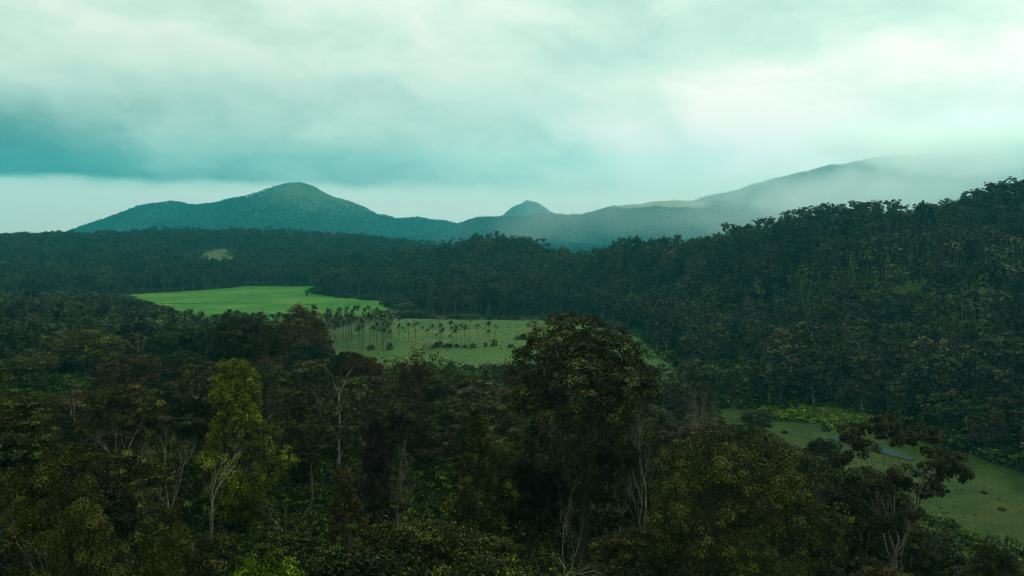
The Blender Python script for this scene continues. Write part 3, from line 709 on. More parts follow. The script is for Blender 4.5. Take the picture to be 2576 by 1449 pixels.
hero('round', 660, 1398, 46, 210, 'lush', 'bark_grey', BL, 'light green treetop at the bottom edge below the crooked white tree', rz=1)
hero('near', 1960, 1372, 50, 280, 'mid', 'bark', BL, 'fresh green treetop at the bottom edge under the massive brown-olive crown', rz=3)
hero('near', 2520, 1372, 58, 230, 'mid', 'bark', BL, 'dark green treetop in the lower right corner', rz=4)
hero('twig', 2505, 1250, 70, 170, None, 'bark_pale', BT, 'pale bare tree at the right edge before the meadow', rz=2)
hero('fan2', 2330, 1290, 70, 130, None, 'bark_grey', BT, 'bare grey tree beneath the dark clumped tree', rz=3)
hero('round', 2085, 1104, 150, 100, 'dark', 'bark', BL, 'dark round tree beside the left end of the pond', rz=1)
hero('round2', 1912, 1034, 216, 88, 'dark', 'bark', 'meadow_bush', 'isolated dark green bush standing in the right meadow', 'bush', rz=2)
hero('fan', 2120, 915, 285, 75, None, 'bark_grey', BT, 'bare grey tree at the foot of the right hill', rz=1)
hero('fan2', 1230, 905, 300, 50, None, 'bark_grey', BT, 'faint bare shrubby tree on the near edge of the pasture', rz=3)
hero('rusttree', 1130, 905, 240, 90, 'olive', 'bark_grey', BL, 'thin-leaved greyish tree between the rust tree and pasture', rz=2)

# ------------------------------------------------------------------ lighter types for the middle and far distance
def both(tk, lm, cr): 
    g = merge([tk] + lm); g2 = merge([cr]); g2.m = [np.full(len(f), 1) for f in g2.f]; return merge([g, g2])
MIDSPEC = [(51,'round',13,4.8,10.5,24,1.7,1700,0.75,0.42,0.25), (52,'round',15,5.6,11,30,1.8,2000,0.8,0.45,0.28), (53,'layer',13,4.8,9,24,1.6,1400,0.8,0.42,0.22),
           (54,'open',16,4.4,11,20,1.6,1400,0.75,0.42,0.22), (55,'column',15,3.2,12.5,22,1.4,1400,0.75,0.42,0.22), (56,'round',11,5.2,9.5,26,1.7,1700,0.75,0.42,0.25),
           (57,'tuft',21,2.7,13,16,1.35,1100,0.7,0.38,0.2), (58,'tuft',22,3.1,9,13,1.6,1100,0.7,0.38,0.2), (59,'open',19,3.6,13,18,1.35,1200,0.7,0.38,0.2)]
MIDG = [broadleaf(s_[0], *s_[1:]) for s_ in MIDSPEC]
MIDK = []
for s_, (tk, lm, cr) in zip(MIDSPEC, MIDG):
    k = Kind([('trunk', merge([tk] + lm).mesh('trunk', [M['bark_grey']], True), 'bark'), ('crown', cr.mesh('crown', [M['wood']]), 'leaf')], s_[2]); k.R = s_[3]; MIDK.append(k)
MIDM = [both(*g).mesh('wood_tree', [M['bark_grey'], M['wood']]) for g in MIDG]
bt, bb, _ = bare(71, 15, 0.5, 0.22, levels=4, kids=(3, 5), fork=0.2, up=0.3)
BAREM = merge([bt, bb]).mesh('wood_bare', [M['bark_grey']])
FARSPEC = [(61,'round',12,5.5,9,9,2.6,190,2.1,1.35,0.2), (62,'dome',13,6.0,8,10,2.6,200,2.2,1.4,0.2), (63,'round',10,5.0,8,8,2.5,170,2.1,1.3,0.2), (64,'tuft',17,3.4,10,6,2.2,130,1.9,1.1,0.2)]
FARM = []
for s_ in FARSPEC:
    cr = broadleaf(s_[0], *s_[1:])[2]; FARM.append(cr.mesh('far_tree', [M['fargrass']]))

def scatter(name, protos, pts, rz, sc, idx, kind='stuff', label=None, cat=None):
    """one object of kind stuff: geometry-node copies of light meshes on points"""
    me = bpy.data.meshes.new(name); me.vertices.add(len(pts)); me.vertices.foreach_set('co', np.asarray(pts, np.float64).ravel())
    for an, ty, arr in (('rz', 'FLOAT', rz), ('sc', 'FLOAT', sc), ('pi', 'INT', idx)):
        a = me.attributes.new(an, ty, 'POINT'); a.data.foreach_set('value', np.asarray(arr, np.float32 if ty == 'FLOAT' else np.int32))
    o = link(name, me); tag(o, label, cat, None, kind)
    ng = bpy.data.node_groups.new(name, 'GeometryNodeTree')
    ng.interface.new_socket('Geometry', in_out='INPUT', socket_type='NodeSocketGeometry'); ng.interface.new_socket('Geometry', in_out='OUTPUT', socket_type='NodeSocketGeometry')
    N = ng.nodes.new; gi, go, jn = N('NodeGroupInput'), N('NodeGroupOutput'), N('GeometryNodeJoinGeometry')
    def attr(nm, ty):
        n = N('GeometryNodeInputNamedAttribute'); n.data_type = ty; n.inputs[0].default_value = nm; return n.outputs[0]
    ar, as_, ai = attr('rz', 'FLOAT'), attr('sc', 'FLOAT'), attr('pi', 'INT')
    cx = N('ShaderNodeCombineXYZ'); ng.links.new(ar, cx.inputs[2])
    for k, pm in enumerate(protos):
        src = bpy.data.objects.new(pm.name + '_source', pm)          # data only, never linked to the scene
        oi = N('GeometryNodeObjectInfo'); oi.inputs['Object'].default_value = src; oi.inputs['As Instance'].default_value = False
        cp = N('FunctionNodeCompare'); cp.data_type = 'INT'; cp.operation = 'EQUAL'; ng.links.new(ai, cp.inputs[2]); cp.inputs[3].default_value = k
        ip = N('GeometryNodeInstanceOnPoints')
        ng.links.new(gi.outputs[0], ip.inputs['Points']); ng.links.new(cp.outputs[0], ip.inputs['Selection']); ng.links.new(oi.outputs['Geometry'], ip.inputs['Instance'])
        ng.links.new(cx.outputs[0], ip.inputs['Rotation']); ng.links.new(as_, ip.inputs['Scale'])
        ng.links.new(ip.outputs[0], jn.inputs[0])
    ng.links.new(jn.outputs[0], go.inputs[0])
    o.modifiers.new('copies', 'NODES').node_group = ng
    return o

# ------------------------------------------------------------------ where trees stand
hy = np.geomspace(40, 7000, 320); hp = np.arange(-300, 2900, 16)
hz = land((hp[:, None] - 1288) / FPX * hy[None], np.repeat(hy[None], len(hp), 0))
hang = np.maximum.accumulate((hz - CAMZ) / hy[None], axis=1)
def seen(x, y, ztop, margin):
    """tops that rise over the land in front of them, with a margin so that a step aside shows no gap"""
    px = px_of(x, y); i = np.clip(((px + 300) / 16).astype(int), 0, len(hp) - 1)
    j = np.clip(np.searchsorted(hy, y) - 2, 0, len(hy) - 1)
    return (ztop + margin - CAMZ) / y > hang[i, j]
def cells(y0, y1, step, rng, jit=0.85):
    X, Y = [], []
    ys = np.arange(y0, y1, step)
    for yy in ys:
        hw = 0.70 * yy + 25; n = int(2 * hw / step)
        xs = -hw + (np.arange(n) + 0.5) * step
        X.append(xs + rng.uniform(-jit, jit, n) * step * 0.5); Y.append(yy + rng.uniform(-jit, jit, n) * step * 0.5)
    return np.concatenate(X), np.concatenate(Y)
def open_land(x, y, buf):
    m = (poly_sd(x, y, PADDY) < buf) | (poly_sd(x, y, FIELD) < buf) | (poly_sd(x, y, MEADOW) < buf)
    for cx, cy_, r, r_y in CLEAR: m |= np.hypot(x - cx, (y - cy_) * r / r_y) < r + buf * 0.3
    return m
NEARLIM = np.array([(-300,880),(0,880),(250,870),(500,880),(540,905),(700,900),(830,905),(960,925),(1000,950),(1150,945),(1280,965),(1420,1010),(1660,1010),(1850,1065),(2130,1150),(2330,1330),(2420,1400),(2900,1420)], float)
MIDLIM = np.array([(-300,735),(0,735),(250,738),(330,752),(480,792),(530,805),(560,790),(810,798),(830,888),(870,896),(960,908),(1000,908),(1100,912),(1300,920),(1640,930),(1665,955),(1700,950),(1712,895),(1840,900),(1870,960),(3000,960)], float)
rng = np.random.default_rng(77)
nx, ny = cells(52, 300, 7.2, rng); keep = ~open_land(nx, ny, 3.0)
keep &= (poly_sd(nx, ny, VALLEY) > 3) | (nx < 78)
keep &= ~((nx > 76) & (ny > 165))
hx = np.array(HERO)
dh = np.hypot(nx[:, None] - hx[None, :, 0], ny[:, None] - hx[None, :, 1]); keep &= (dh > 2.5 + 0.35 * hx[None, :, 2]).all(1)
pxn = px_of(nx, ny)
thin = (pxn > 480) & (pxn < 1330) & (ny > 70) & (ny < 125)          # open coffee slope with few shade trees
keep &= ~(thin & (rng.random(len(nx)) < 0.66))
nx, ny = nx[keep], ny[keep]; nz = land(nx, ny)
nH = rng.uniform(10, 19, len(nx))
lim = np.interp(px_of(nx, ny), NEARLIM[:, 0], NEARLIM[:, 1]) + rng.uniform(0, 45, len(nx))
lim = np.where(ny > 230, np.interp(px_of(nx, ny), MIDLIM[:, 0], MIDLIM[:, 1]) + rng.uniform(0, 25, len(nx)), lim)
for hX, hY, hw, hpx, hpw, hb in HERO + [(0, 90, 0, 1470, 14, 1440), (0, 85, 0, 1195, 40, 1330), (0, 80, 0, 515, 12, 1380)]:
    cover = (ny < hY + 2) & (np.abs(px_of(nx, ny) - hpx) < hpw + 2.6 / ny * FPX)
    lim = np.where(cover, np.maximum(lim, hb), lim)
Hmax = CAMZ + (HORIZ - lim) / FPX * ny - nz
nH = np.minimum(nH, Hmax); ok = (nH > 4.0) & (row_of(nz + nH, ny) < 1490)
nx, ny, nz, nH = nx[ok], ny[ok], nz[ok], nH[ok]

mx_, my_ = cells(140, 700, 6.9, rng); keep = ~open_land(mx_, my_, 3.5)
keep &= (my_ > 300) | ((mx_ > 76) & (my_ > 165))
pm_ = px_of(mx_, my_)
brush = (poly_sd(mx_, my_, FIELD) < 30) & (my_ < 330)
keep &= seen(mx_, my_, land(mx_, my_) + 14, 6) & ~brush
mx_, my_ = mx_[keep], my_[keep]; mz = land(mx_, my_)
sp = rng.random(len(mx_)); mid_i = rng.choice(7, len(mx_), p=[.24, .24, .07, .14, .09, .18, .04])
onhill = poly_sd(mx_, my_, VALLEY) > 60
tall = onhill & (fbm(mx_ / 60, my_ / 60, 44, 2) > 0.52) & (rng.random(len(mx_)) < 0.42)
mid_i = np.where(tall, rng.choice([6, 7, 8], len(mx_)), mid_i)
mH = np.array([s_[2] for s_ in MIDSPEC])[mid_i] * np.where(mid_i >= 6, rng.uniform(0.65, 1.05, len(mx_)), rng.uniform(0.55, 1.42, len(mx_)))
left = mx_ < 60
limm = np.interp(px_of(mx_, my_), MIDLIM[:, 0], MIDLIM[:, 1])
Hm = np.where(left & (my_ < 725) & (poly_sd(mx_, my_, VALLEY) < 25), CAMZ + (HORIZ - limm) / FPX * my_ - mz, 99)
mH = np.minimum(mH, Hm); ok = mH > 4
mx_, my_, mz, mH, mid_i = mx_[ok], my_[ok], mz[ok], mH[ok], mid_i[ok]
# palms stand in belts among them
belt = ((mx_ < -75) & (my_ < 560) & (my_ > 300) & (fbm(mx_ / 45, my_ / 45, 21, 2) > 0.36)) | ((mx_ > 75) & (my_ > 270) & (my_ < 430) & (mz > 8) & (mz < 40) & (fbm(mx_ / 30, my_ / 30, 22, 2) > 0.45))
ispalm = belt & (rng.random(len(mx_)) < 0.8)

# ------------------------------------------------------------------ individuals: the nearest trees of the wood
def zone(x, y):
    px = px_of(x, y)
    if y < 150: return ('near forest on the left', 'near forest below the pale hooked stem', 'near forest around the domed tree', 'near forest at the lower right')[0 if px < 500 else 1 if px < 1150 else 2 if px < 1750 else 3]
    if y < 300 and x < 62: return ('middle wood below the left palm grove' if px < 560 else 'wood edge in front of the pasture')
    if x > 62: return 'wood on the lower slope of the right hill'
    if x < -60: return 'wood beside the left palm grove'
    return 'wood at the foot of the central hill'
def beside(x, y):
    px = px_of(x, y); best = min(range(len(HERO)), key=lambda i: math.hypot(x - HERO[i][0], (y - HERO[i][1]) * 0.7)); h = HERO[best]; d = (px - h[3]) / max(h[4], 20)
    if abs(d) < 0.6: w_ = 'behind' if y > h[1] else 'in front of'
    else: w_ = ('left of' if d < 0 else 'right of') if abs(y - h[1]) < 9 else ('behind and left of' if d < 0 else 'behind and right of') if y > h[1] else ('in front and left of' if d < 0 else 'in front and right of')
    return f'{w_} the {HNAME[best]}'
SIZE = lambda H: 'small' if H < 7.5 else 'tall' if H > 14.5 else 'medium'
SP = [('mid', 'dark green'), ('olive', 'olive'), ('brown', 'brownish'), ('dark', 'very dark'), ('rust', 'rusty'), ('pale', 'pale-tipped'), ('blue', 'blue-green')]
SHN = {'round': 'rounded', 'round2': 'rounded', 'layer': 'layered', 'layer2': 'layered', 'column': 'columnar', 'column2': 'columnar', 'open': 'loose', 'open2': 'loose', 'wide': 'domed'}
r2 = np.random.default_rng(5); n_ind = 0
order = np.argsort(-(nH / ny))
KEYS = ['round', 'round2', 'layer', 'layer2', 'column', 'column2', 'open', 'open2', 'wide']
rest_pts, rest_rz, rest_sc, rest_i = [], [], [], []
for q in order:
    x, y, z, H = nx[q], ny[q], nz[q], nH[q]
    if r2.random() < (0.2 if y < 150 else 0.12):
        kd = ['fan', 'fan2', 'thin', 'snag', 'twig'][r2.integers(5)]; nm = 'leafless' if kd != 'thin' else 'thin-leaved'
        bk = ['bark_grey', 'bark_pale', 'bark_rust'][r2.choice(3, p=[.55, .15, .3])]
        K[kd].place(BT, x, y, H * 0.95, r2.uniform(0, 6.28), M['olive'] if kd == 'thin' else None, M[bk], f"{SIZE(H)} {nm} {'grey' if bk == 'bark_grey' else 'pale' if bk == 'bark_pale' else 'brown'} tree {beside(x, y)}", 'tree', f"{SIZE(H)} {nm} {'grey' if bk == 'bark_grey' else 'pale' if bk == 'bark_pale' else 'brown'} trees {beside(x, y)}", wide=r2.uniform(0.7, 1.05), z=z)
        continue
    if n_ind >= 250:
        rest_pts.append((x, y, z)); rest_rz.append(r2.uniform(0, 6.28)); i = int(r2.integers(6)); rest_i.append(i); rest_sc.append(H / MIDSPEC[i][2]); continue
    kd = KEYS[r2.choice(9, p=[.14, .12, .11, .09, .19, .14, .08, .06, .07])]
    lf, cn = SP[r2.choice(7, p=[.42, .26, .06, .21, .0, .02, .03])]
    K[kd].place(BL, x, y, H, r2.uniform(0, 6.28), M[lf], M[['bark', 'bark_grey'][r2.integers(2)]], f"{SIZE(H)} {cn} {SHN[kd]} tree {beside(x, y)}", 'tree', f"{SIZE(H)} {cn} {SHN[kd]} trees {beside(x, y)}", wide=r2.uniform(0.8, 1.15) * min(1.35, max(1.0, 12 / H)), z=z)
    n_ind += 1
PALMK = [kind_palm(81, 13), kind_palm(82, 11, nf=9), kind_palm(83, 15, nf=11, fl=2.8)]
COCO = kind_palm(84, 12, nf=16, fl=4.6, tr=0.17)
def put_palm(x, y, H, label, group, rz=None):
    k = PALMK[r2.integers(3)]
    k.place('areca_palm', x, y, H, r2.uniform(0, 6.28) if rz is None else rz, M['palm'], M['bark_palm'], label, 'palm', group, wide=r2.uniform(0.9, 1.1) * min(1.3, 13 / H))
n_palm = 0
# slim palms standing in the pasture, one by one
PP = [(1790,345,640),(1595,395,640),(1575,470,620),(1650,465,650),(1620,500,640),(1705,430,650),(1735,440,640),(1760,465,640),(1905,435,580),(1978,465,500),(2048,410,600),(2108,440,580),(2050,495,600),(2028,505,600),
      (1465,430,640),(1480,480,640),(1440,500,640),(1345,450,640),(1145,500,580),(1140,410,600),(1060,430,600),(950,350,520),(1240,460,600),(1290,490,600),(1400,550,640),(940,440,600),(990,470,600),(760,500,700),(850,510,690),(1570,560,640)]
PLAB = {0: 'tallest slim palm standing in the pasture', 8: 'lone slim palm right of the tallest pasture palm', 9: 'tiny distant palm far out in the pasture', 10: 'taller palm of the four at the right end of the pasture row', 11: 'outermost palm at the right end of the pasture row above a round shrub', 1: 'second tallest pasture palm, left of the tallest'}
for i, (zx, zc, zb) in enumerate(PP):
    px, pc, pb = (1200 + zx / 3.22) * 0.6708, (1100 + zc / 3.22) * 0.6708, (1100 + zb / 3.22) * 0.6708
    Y = CAMZ / ((pb - HORIZ) / FPX); put_palm(xat(px, Y), Y, (pb - pc) / FPX * Y + 1.8, PLAB.get(i, 'slim palm in the loose row across the pasture'), 'slim palms in the pasture'); n_palm += 1
for i in range(70):                                                   # close grove left of the pasture
    y = r2.uniform(372, 455); x = xat(r2.uniform(815, 985), y)
    put_palm(x, y, r2.uniform(10.5, 15), 'slim palm in the close grove left of the pasture', 'palms of the close grove'); n_palm += 1
put_palm(xat(771, 600), 600, 10, 'single palm standing out against the bright paddy field', None)
po = np.argsort(-(mH / my_)); pal_rest = []
for q in po:
    if not ispalm[q]: continue
    x, y = mx_[q], my_[q]; H = min(mH[q] * r2.uniform(0.85, 1.1), 15)
    if n_palm >= 290: pal_rest.append((x, y, mz[q], H)); continue
    lft = x < 0
    if lft and r2.random() < 0.12: COCO.place('coconut_palm', x, y, H, r2.uniform(0, 6.28), M['palm'], M['bark_palm'], 'broad-fronded palm in the left palm grove', 'palm', 'broad palms of the left grove', z=mz[q])
    else: put_palm(x, y, H, 'slim palm in the left palm grove' if lft else 'slim palm on the slope of the right hill', 'palms of the left grove' if lft else 'palms on the right hill')
    n_palm += 1
COCO.place('coconut_palm', xat(303, 285), 285, 12, 0.4, M['palm'], M['bark_palm'], 'lone broad-fronded palm above the brownish rounded tree', 'palm')
both_palm = []
for s_, H in ((81, 13), (82, 11), (83, 15)):
    a, b = palm(s_, H); b2 = merge([b]); b2.m = [np.full(len(f), 1) for f in b2.f]; both_palm.append(merge([a, b2]).mesh('palm_copy', [M['bark_palm'], M['palm']]))
if pal_rest:
    A = np.array(pal_rest); i = r2.integers(0, 3, len(A)); scatter('palm_grove', both_palm, A[:, :3], r2.uniform(0, 6.28, len(A)), A[:, 3] / np.array([13, 11, 15])[i], i, label='palms massed on the slopes and beyond', cat='palms')

# ------------------------------------------------------------------ the rest of the forest, out to the mountains
pts = [np.array(rest_pts).reshape(-1, 3)]; rz_ = [np.array(rest_rz)]; sc_ = [np.array(rest_sc)]; id_ = [np.array(rest_i, int)]
big = np.argsort(-(mH / my_)); big = big[~ispalm[big]]
n_mid = 0; fl = []
for q in big:
    if n_mid < 45 and my_[q] < 420 and mx_[q] > 62:
        i = mid_i[q]; MIDK[i].place(BL, mx_[q], my_[q], mH[q], r2.uniform(0, 6.28), M['wood'], M['bark_grey'], f"{['rounded','domed','layered','loose','columnar','low rounded','tall tufted','tall tufted','tall loose'][i]} green tree in the {zone(mx_[q], my_[q])}", 'tree', f"{['rounded','domed','layered','loose','columnar','low rounded','tall tufted','tall tufted','tall loose'][i]} green trees in the {zone(mx_[q], my_[q])}", z=mz[q], wide=1.1); n_mid += 1
    else: fl.append(q)
fl = np.array(fl)
isb = rng.random(len(fl)) < 0.06
pts.append(np.stack([mx_[fl], my_[fl], mz[fl]], 1)); rz_.append(rng.uniform(0, 6.28, len(fl)))
NM = len(MIDM)
id_.append(np.where(isb, NM, mid_i[fl])); sc_.append(np.where(isb, rng.uniform(0.7, 1.0, len(fl)), mH[fl] / np.array([s_[2] for s_ in MIDSPEC])[mid_i[fl]]))
bx, by = cells(700, 1750, 8.6, rng); keep = ~open_land(bx, by, 2); bz = land(bx, by); keep &= seen(bx, by, bz + 14, 8) & (poly_sd(bx, by, PADDY) > 4)
bx, by, bz = bx[keep], by[keep], bz[keep]
bi = rng.choice(8, len(bx), p=[.26, .26, .06, .10, .07, .17, .04, .04]); emerg = (fbm(bx / 110, by / 110, 45, 2) > 0.55) & (rng.random(len(bx)) < 0.3); bi = np.where(emerg, rng.choice([6, 7, 8], len(bx)), bi)
isb = rng.random(len(bx)) < 0.05; bi = np.where(isb, NM, bi)
pts.append(np.stack([bx, by, bz], 1)); rz_.append(rng.uniform(0, 6.28, len(bx))); sc_.append(np.where((bi >= 6) & (bi < 9), rng.uniform(0.6, 0.95, len(bx)), rng.uniform(0.6, 1.5, len(bx)))); id_.append(bi)
fx, fy = cells(1750, 5700, 13.0, rng); fz = land(fx, fy); keep = seen(fx, fy, fz + 13, 10)
fg_ = far_grass(fx, fy, fz) * sstep(fbm(fx / 160, fy / 260, 71, 4), 0.25, 0.6); grassy = fg_ * 1.05 > rng.random(len(fx))
grassy |= (fg_ > 1.0) & (rng.random(len(fx)) < 0.95)
keep &= ~grassy
fx, fy, fz, fg_ = fx[keep], fy[keep], fz[keep], fg_[keep]
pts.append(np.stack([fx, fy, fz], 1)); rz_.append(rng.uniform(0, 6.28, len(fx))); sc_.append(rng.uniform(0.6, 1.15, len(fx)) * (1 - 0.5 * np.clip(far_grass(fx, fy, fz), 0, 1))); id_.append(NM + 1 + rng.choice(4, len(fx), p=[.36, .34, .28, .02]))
scatter('forest', MIDM + [BAREM] + FARM, np.concatenate(pts), np.concatenate(rz_), np.concatenate(sc_), np.concatenate(id_), label='forest covering the hills and mountains out to the horizon', cat='forest')
print('COUNTS near', n_ind, 'palms', n_palm, len(pal_rest), 'mid', len(fl), 'band2', len(bx), 'far', len(fx), 'rest', len(rest_pts))

# ------------------------------------------------------------------ emergent trees that break the two nearer skylines
for px, top, Y in ((1838, 566, 505), (1852, 572, 512), (1925, 552, 492), (1998, 530, 480), (2012, 536, 488), (2075, 512, 474), (2092, 520, 468), (2165, 516, 470), (2182, 518, 476), (2240, 512, 466), (2262, 520, 470), (2305, 518, 462), (2338, 516, 466), (2392, 514, 455), (2420, 508, 452), (2478, 488, 446), (2505, 466, 440), (2535, 458, 436), (2560, 456, 432)):
    x = xat(px, Y); z = ground_z(x, Y); H = zat(top, Y) - z; i = int(r2.choice([3, 6, 7, 8, 1])); H = min(max(H, 12), 27)
    MIDK[i].place(BL, x, Y, H, r2.uniform(0, 6.28), M['wood'], M['bark_grey'], 'tall tree standing clear against the sky on the right hill crest', 'tree', 'skyline trees on the right hill', wide=r2.uniform(0.8, 1.05) * min(1.2, 16 / H + 0.2), z=z)
for x, y, H, lab in ((-444, 1152, 9, 'lone dark tree in the middle of the hillside glade'), (-452, 1208, 10, 'dark tree at the upper left of the hillside glade'), (-428, 1128, 7, 'small dark tree at the lower right of the hillside glade')):
    MIDK[0].place(BL, x, y, H, 1.0, M['mid'], M['bark_grey'], lab, 'tree', z=ground_z(x, y))
for px, top, Y in ((1118, 598, 895), (1135, 592, 885), (1160, 594, 880), (1195, 582, 868), (1212, 588, 866), (1232, 582, 862), (1250, 578, 858), (1268, 584, 856), (1290, 590, 850), (1345, 604, 815)):
    x = xat(px, Y); z = ground_z(x, Y); H = min(max(zat(top, Y) - z, 14), 26); i = int(r2.choice([6, 7]))
    MIDK[i].place(BL, x, Y, H, r2.uniform(0, 6.28), M['wood'], M['bark_grey'], 'tall slim tree rising above the crest of the central hill', 'tree', 'tall trees on the central hill crest', wide=1.1, z=z)
# ------------------------------------------------------------------ undergrowth, shrubs and tussocks
SHR = [shrub(91, 1.7, 1.25, 9, 0.6, 420, 0.36, 0.17), shrub(92, 1.3, 1.4, 10, 0.6, 420, 0.34, 0.16), shrub(93, 2.2, 1.1, 9, 0.6, 400, 0.42, 0.16)]
def two(tk, cr):
    c = merge([cr]); c.m = [np.full(len(f), 1) for f in c.f]; return merge([tk, c])
SHM = [two(*q).mesh('undergrowth_shrub', [M['bark'], M['shrub']]) for q in SHR]
ux, uy = cells(62, 260, 2.3, rng); keep = ~open_land(ux, uy, 1.0) & ~((ux > 62) & (uy > 165)); ux, uy = ux[keep], uy[keep]
vx, vy = cells(165, 470, 4.2, rng); kv = ~open_land(vx, vy, 1.5) & ((vx > 66) | ((vx < -60) & (vy > 260))); ux, uy = np.concatenate([ux, vx[kv]]), np.concatenate([uy, vy[kv]]); far_u = np.concatenate([np.ones(keep.sum()), np.full(kv.sum(), 1.7)])
uz = land(ux, uy)
keep = row_of(uz, uy) < 1500; ux, uy, uz, far_u = ux[keep], uy[keep], uz[keep], far_u[keep]
scatter('undergrowth', SHM, np.stack([ux, uy, uz], 1), rng.uniform(0, 6.28, len(ux)), rng.uniform(0.7, 1.35, len(ux)) * far_u, rng.integers(0, 3, len(ux)), label='coffee-like green undergrowth covering the near slope between the trees', cat='undergrowth')
def tuft(seed, n, h, w_):
    r_ = np.random.default_rng(seed); g = Geo(); a = r_.uniform(0, 6.28, n); d = np.stack([np.cos(a), np.sin(a), np.zeros(n)], 1)
    b = d * r_.uniform(0, w_, (n, 1)); t = b + d * r_.uniform(0.1, 0.5, (n, 1)) * h + np.array([0, 0, 1]) * r_.uniform(0.5, 1.1, (n, 1)) * h
    s_ = np.cross(d, [0, 0, 1.0]) * 0.09
    g.add(np.stack([b - s_, b + s_, t + s_ * 0.3, t - s_ * 0.3], 1).reshape(-1, 3), np.arange(4 * n).reshape(n, 4), r_.random(n)); return g
M['tuft'] = leaf_mat('leaf_tuft', [(0.048, 0.085, 0.016), (0.065, 0.105, 0.022), (0.09, 0.10, 0.035)], (0.11, 0.15, 0.03), rough=0.7, spec=0.15)
TFM = [tuft(101, 46, 0.55, 0.7).mesh('grass_tuft', [M['tuft']]), tuft(102, 46, 0.9, 0.55).mesh('grass_tuft', [M['tuft']])]
T = []
for P_, n, lo, hi in ((MEADOW, 2600, 0.2, 0.45), (FIELD, 2600, 0.3, 0.7)):
    A = np.array(P_, float); x = rng.uniform(A[:, 0].min() - 2, A[:, 0].max() + 2, n * 2); y = rng.uniform(A[:, 1].min() - 2, A[:, 1].max() + 2, n * 2)
    k = (poly_sd(x, y, P_) < 2.0) & (fbm(x / 9, y / 9, 13, 3) > 0.47 - 0.2 * (poly_sd(x, y, P_) > -5)); x, y = x[k], y[k]
    T.append(np.stack([x, y, land(x, y) + 0.1, rng.uniform(lo, hi, len(x))], 1))
T = np.concatenate(T)
scatter('grass', TFM, T[:, :3], rng.uniform(0, 6.28, len(T)), T[:, 3], rng.integers(0, 2, len(T)), label='tussocky grass growing over the pasture and the right meadow', cat='grass')

BUSH = [kind_shrub(94, 3.2, 2.6, 16, 1.0, 1500, 0.42, 0.2), kind_shrub(95, 2.4, 2.4, 14, 0.9, 1300, 0.42, 0.2), kind_shrub(96, 4.2, 2.4, 16, 1.0, 1500, 0.45, 0.2)]
LONG = kind_shrub(97, 3.4, 2.6, 14, 1.0, 700, 1.1, 0.24)
def bush(kind, px, py, H, leaf, label, group=None, Y=None, wide=1.0):
    Y = Y or CAMZ / ((py - HORIZ) / FPX); x = xat(px, Y)
    return kind.place('shrub', x, Y, H, r2.uniform(0, 6.28), M[leaf], M['bark_grey'], label, 'shrub', group, wide=wide)
for i in range(46):                                                  # lush bank behind the meadow
    t = r2.random(); px = 1945 + 310 * t; py = 1046 + 26 * t + r2.uniform(-6, 22) * (1 - abs(2 * t - 1) * 0.5)
    bush(BUSH[r2.integers(2)], px, py, r2.uniform(1.6, 3.4), 'lush', 'bright green shrub in the lush bank behind the right meadow', 'bright shrubs behind the meadow', wide=1.25)
for px, py, H in ((1440-50,0,0),):
    pass
for zx, zb, H, w_, lf, lab in ((1420,668,3.6,0.95,'brown','large brownish shrub clump at the foot of the pasture palms'), (1545,665,2.4,0.9,'brown','brownish shrub under the second tallest pasture palm'),
        (1650,662,2.0,0.9,'olive','low olive shrub between the pasture palms'), (1850,672,2.8,1.1,'olive','rounded olive shrub at the right foot of the palm clump'), (1745,668,1.8,0.9,'olive','low shrub at the foot of the tallest pasture palm'),
        (2098,650,3.8,0.8,'brown','round brownish shrub beneath the outermost pasture palm'), (1995,660,2.6,0.7,'olive','small upright shrub left of the round brownish shrub'), (2305,668,2.2,0.9,'brown','tiny brown shrub alone in the open pasture'),
        (830,690,3.6,0.9,'mid','dark green shrub at the left end of the pasture palms'), (2390,570,2.5,1.4,'olive','faint low shrub far out in the pasture'), (600,690,2.6,1.5,'olive','low shrub beneath the close palm grove')):
    bush(BUSH[r2.integers(3)], (1200 + zx / 3.22) * 0.6708, (1100 + zb / 3.22) * 0.6708, H, lf, lab, wide=w_)
for i in range(34):                                                  # thicket along the near edge of the pasture
    px = r2.uniform(930, 1680); y = r2.uniform(296, 322); x = xat(px, y)
    if poly_sd(np.array([x]), np.array([y]), FIELD)[0] < -9: continue
    BUSH[r2.integers(3)].place('shrub', x, y, r2.uniform(2.5, 5.5), r2.uniform(0, 6.28), M[['olive', 'brown', 'mid', 'olive'][r2.integers(4)]], M['bark_grey'], 'grey-olive shrub in the thicket along the near edge of the pasture', 'shrub', 'shrubs along the near edge of the pasture', wide=1.2)
for i in range(34):
    Q = [(-356, 734), (-304, 800), (-288, 858), (-246, 860), (-205, 855), (-188, 752), (-152, 702), (-106, 664)]
    j = r2.integers(len(Q) - 1); t = r2.random(); x = Q[j][0] * (1 - t) + Q[j + 1][0] * t + r2.uniform(-3, 3); y = Q[j][1] * (1 - t) + Q[j + 1][1] * t + r2.uniform(-3, 4)
    BUSH[r2.integers(3)].place('shrub', x, y, r2.uniform(1.6, 4.5), r2.uniform(0, 6.28), M[['mid', 'shrub', 'olive'][r2.integers(3)]], M['bark_grey'], 'bush on the ragged far edge of the bright paddy field', 'shrub', 'bushes along the far edge of the paddy field', wide=1.4)
for i, (px, py) in enumerate(((1000, 765), (1010, 778), (1030, 790), (985, 772), (1050, 795), (970, 768), (1075, 800), (1020, 800))):
    bush(BUSH[i % 3], px, py, r2.uniform(4, 6.5), ['mid', 'olive', 'mid'][i % 3], 'green bush in the brushy gap between paddy field and pasture', 'bushes between the two fields', wide=1.6)
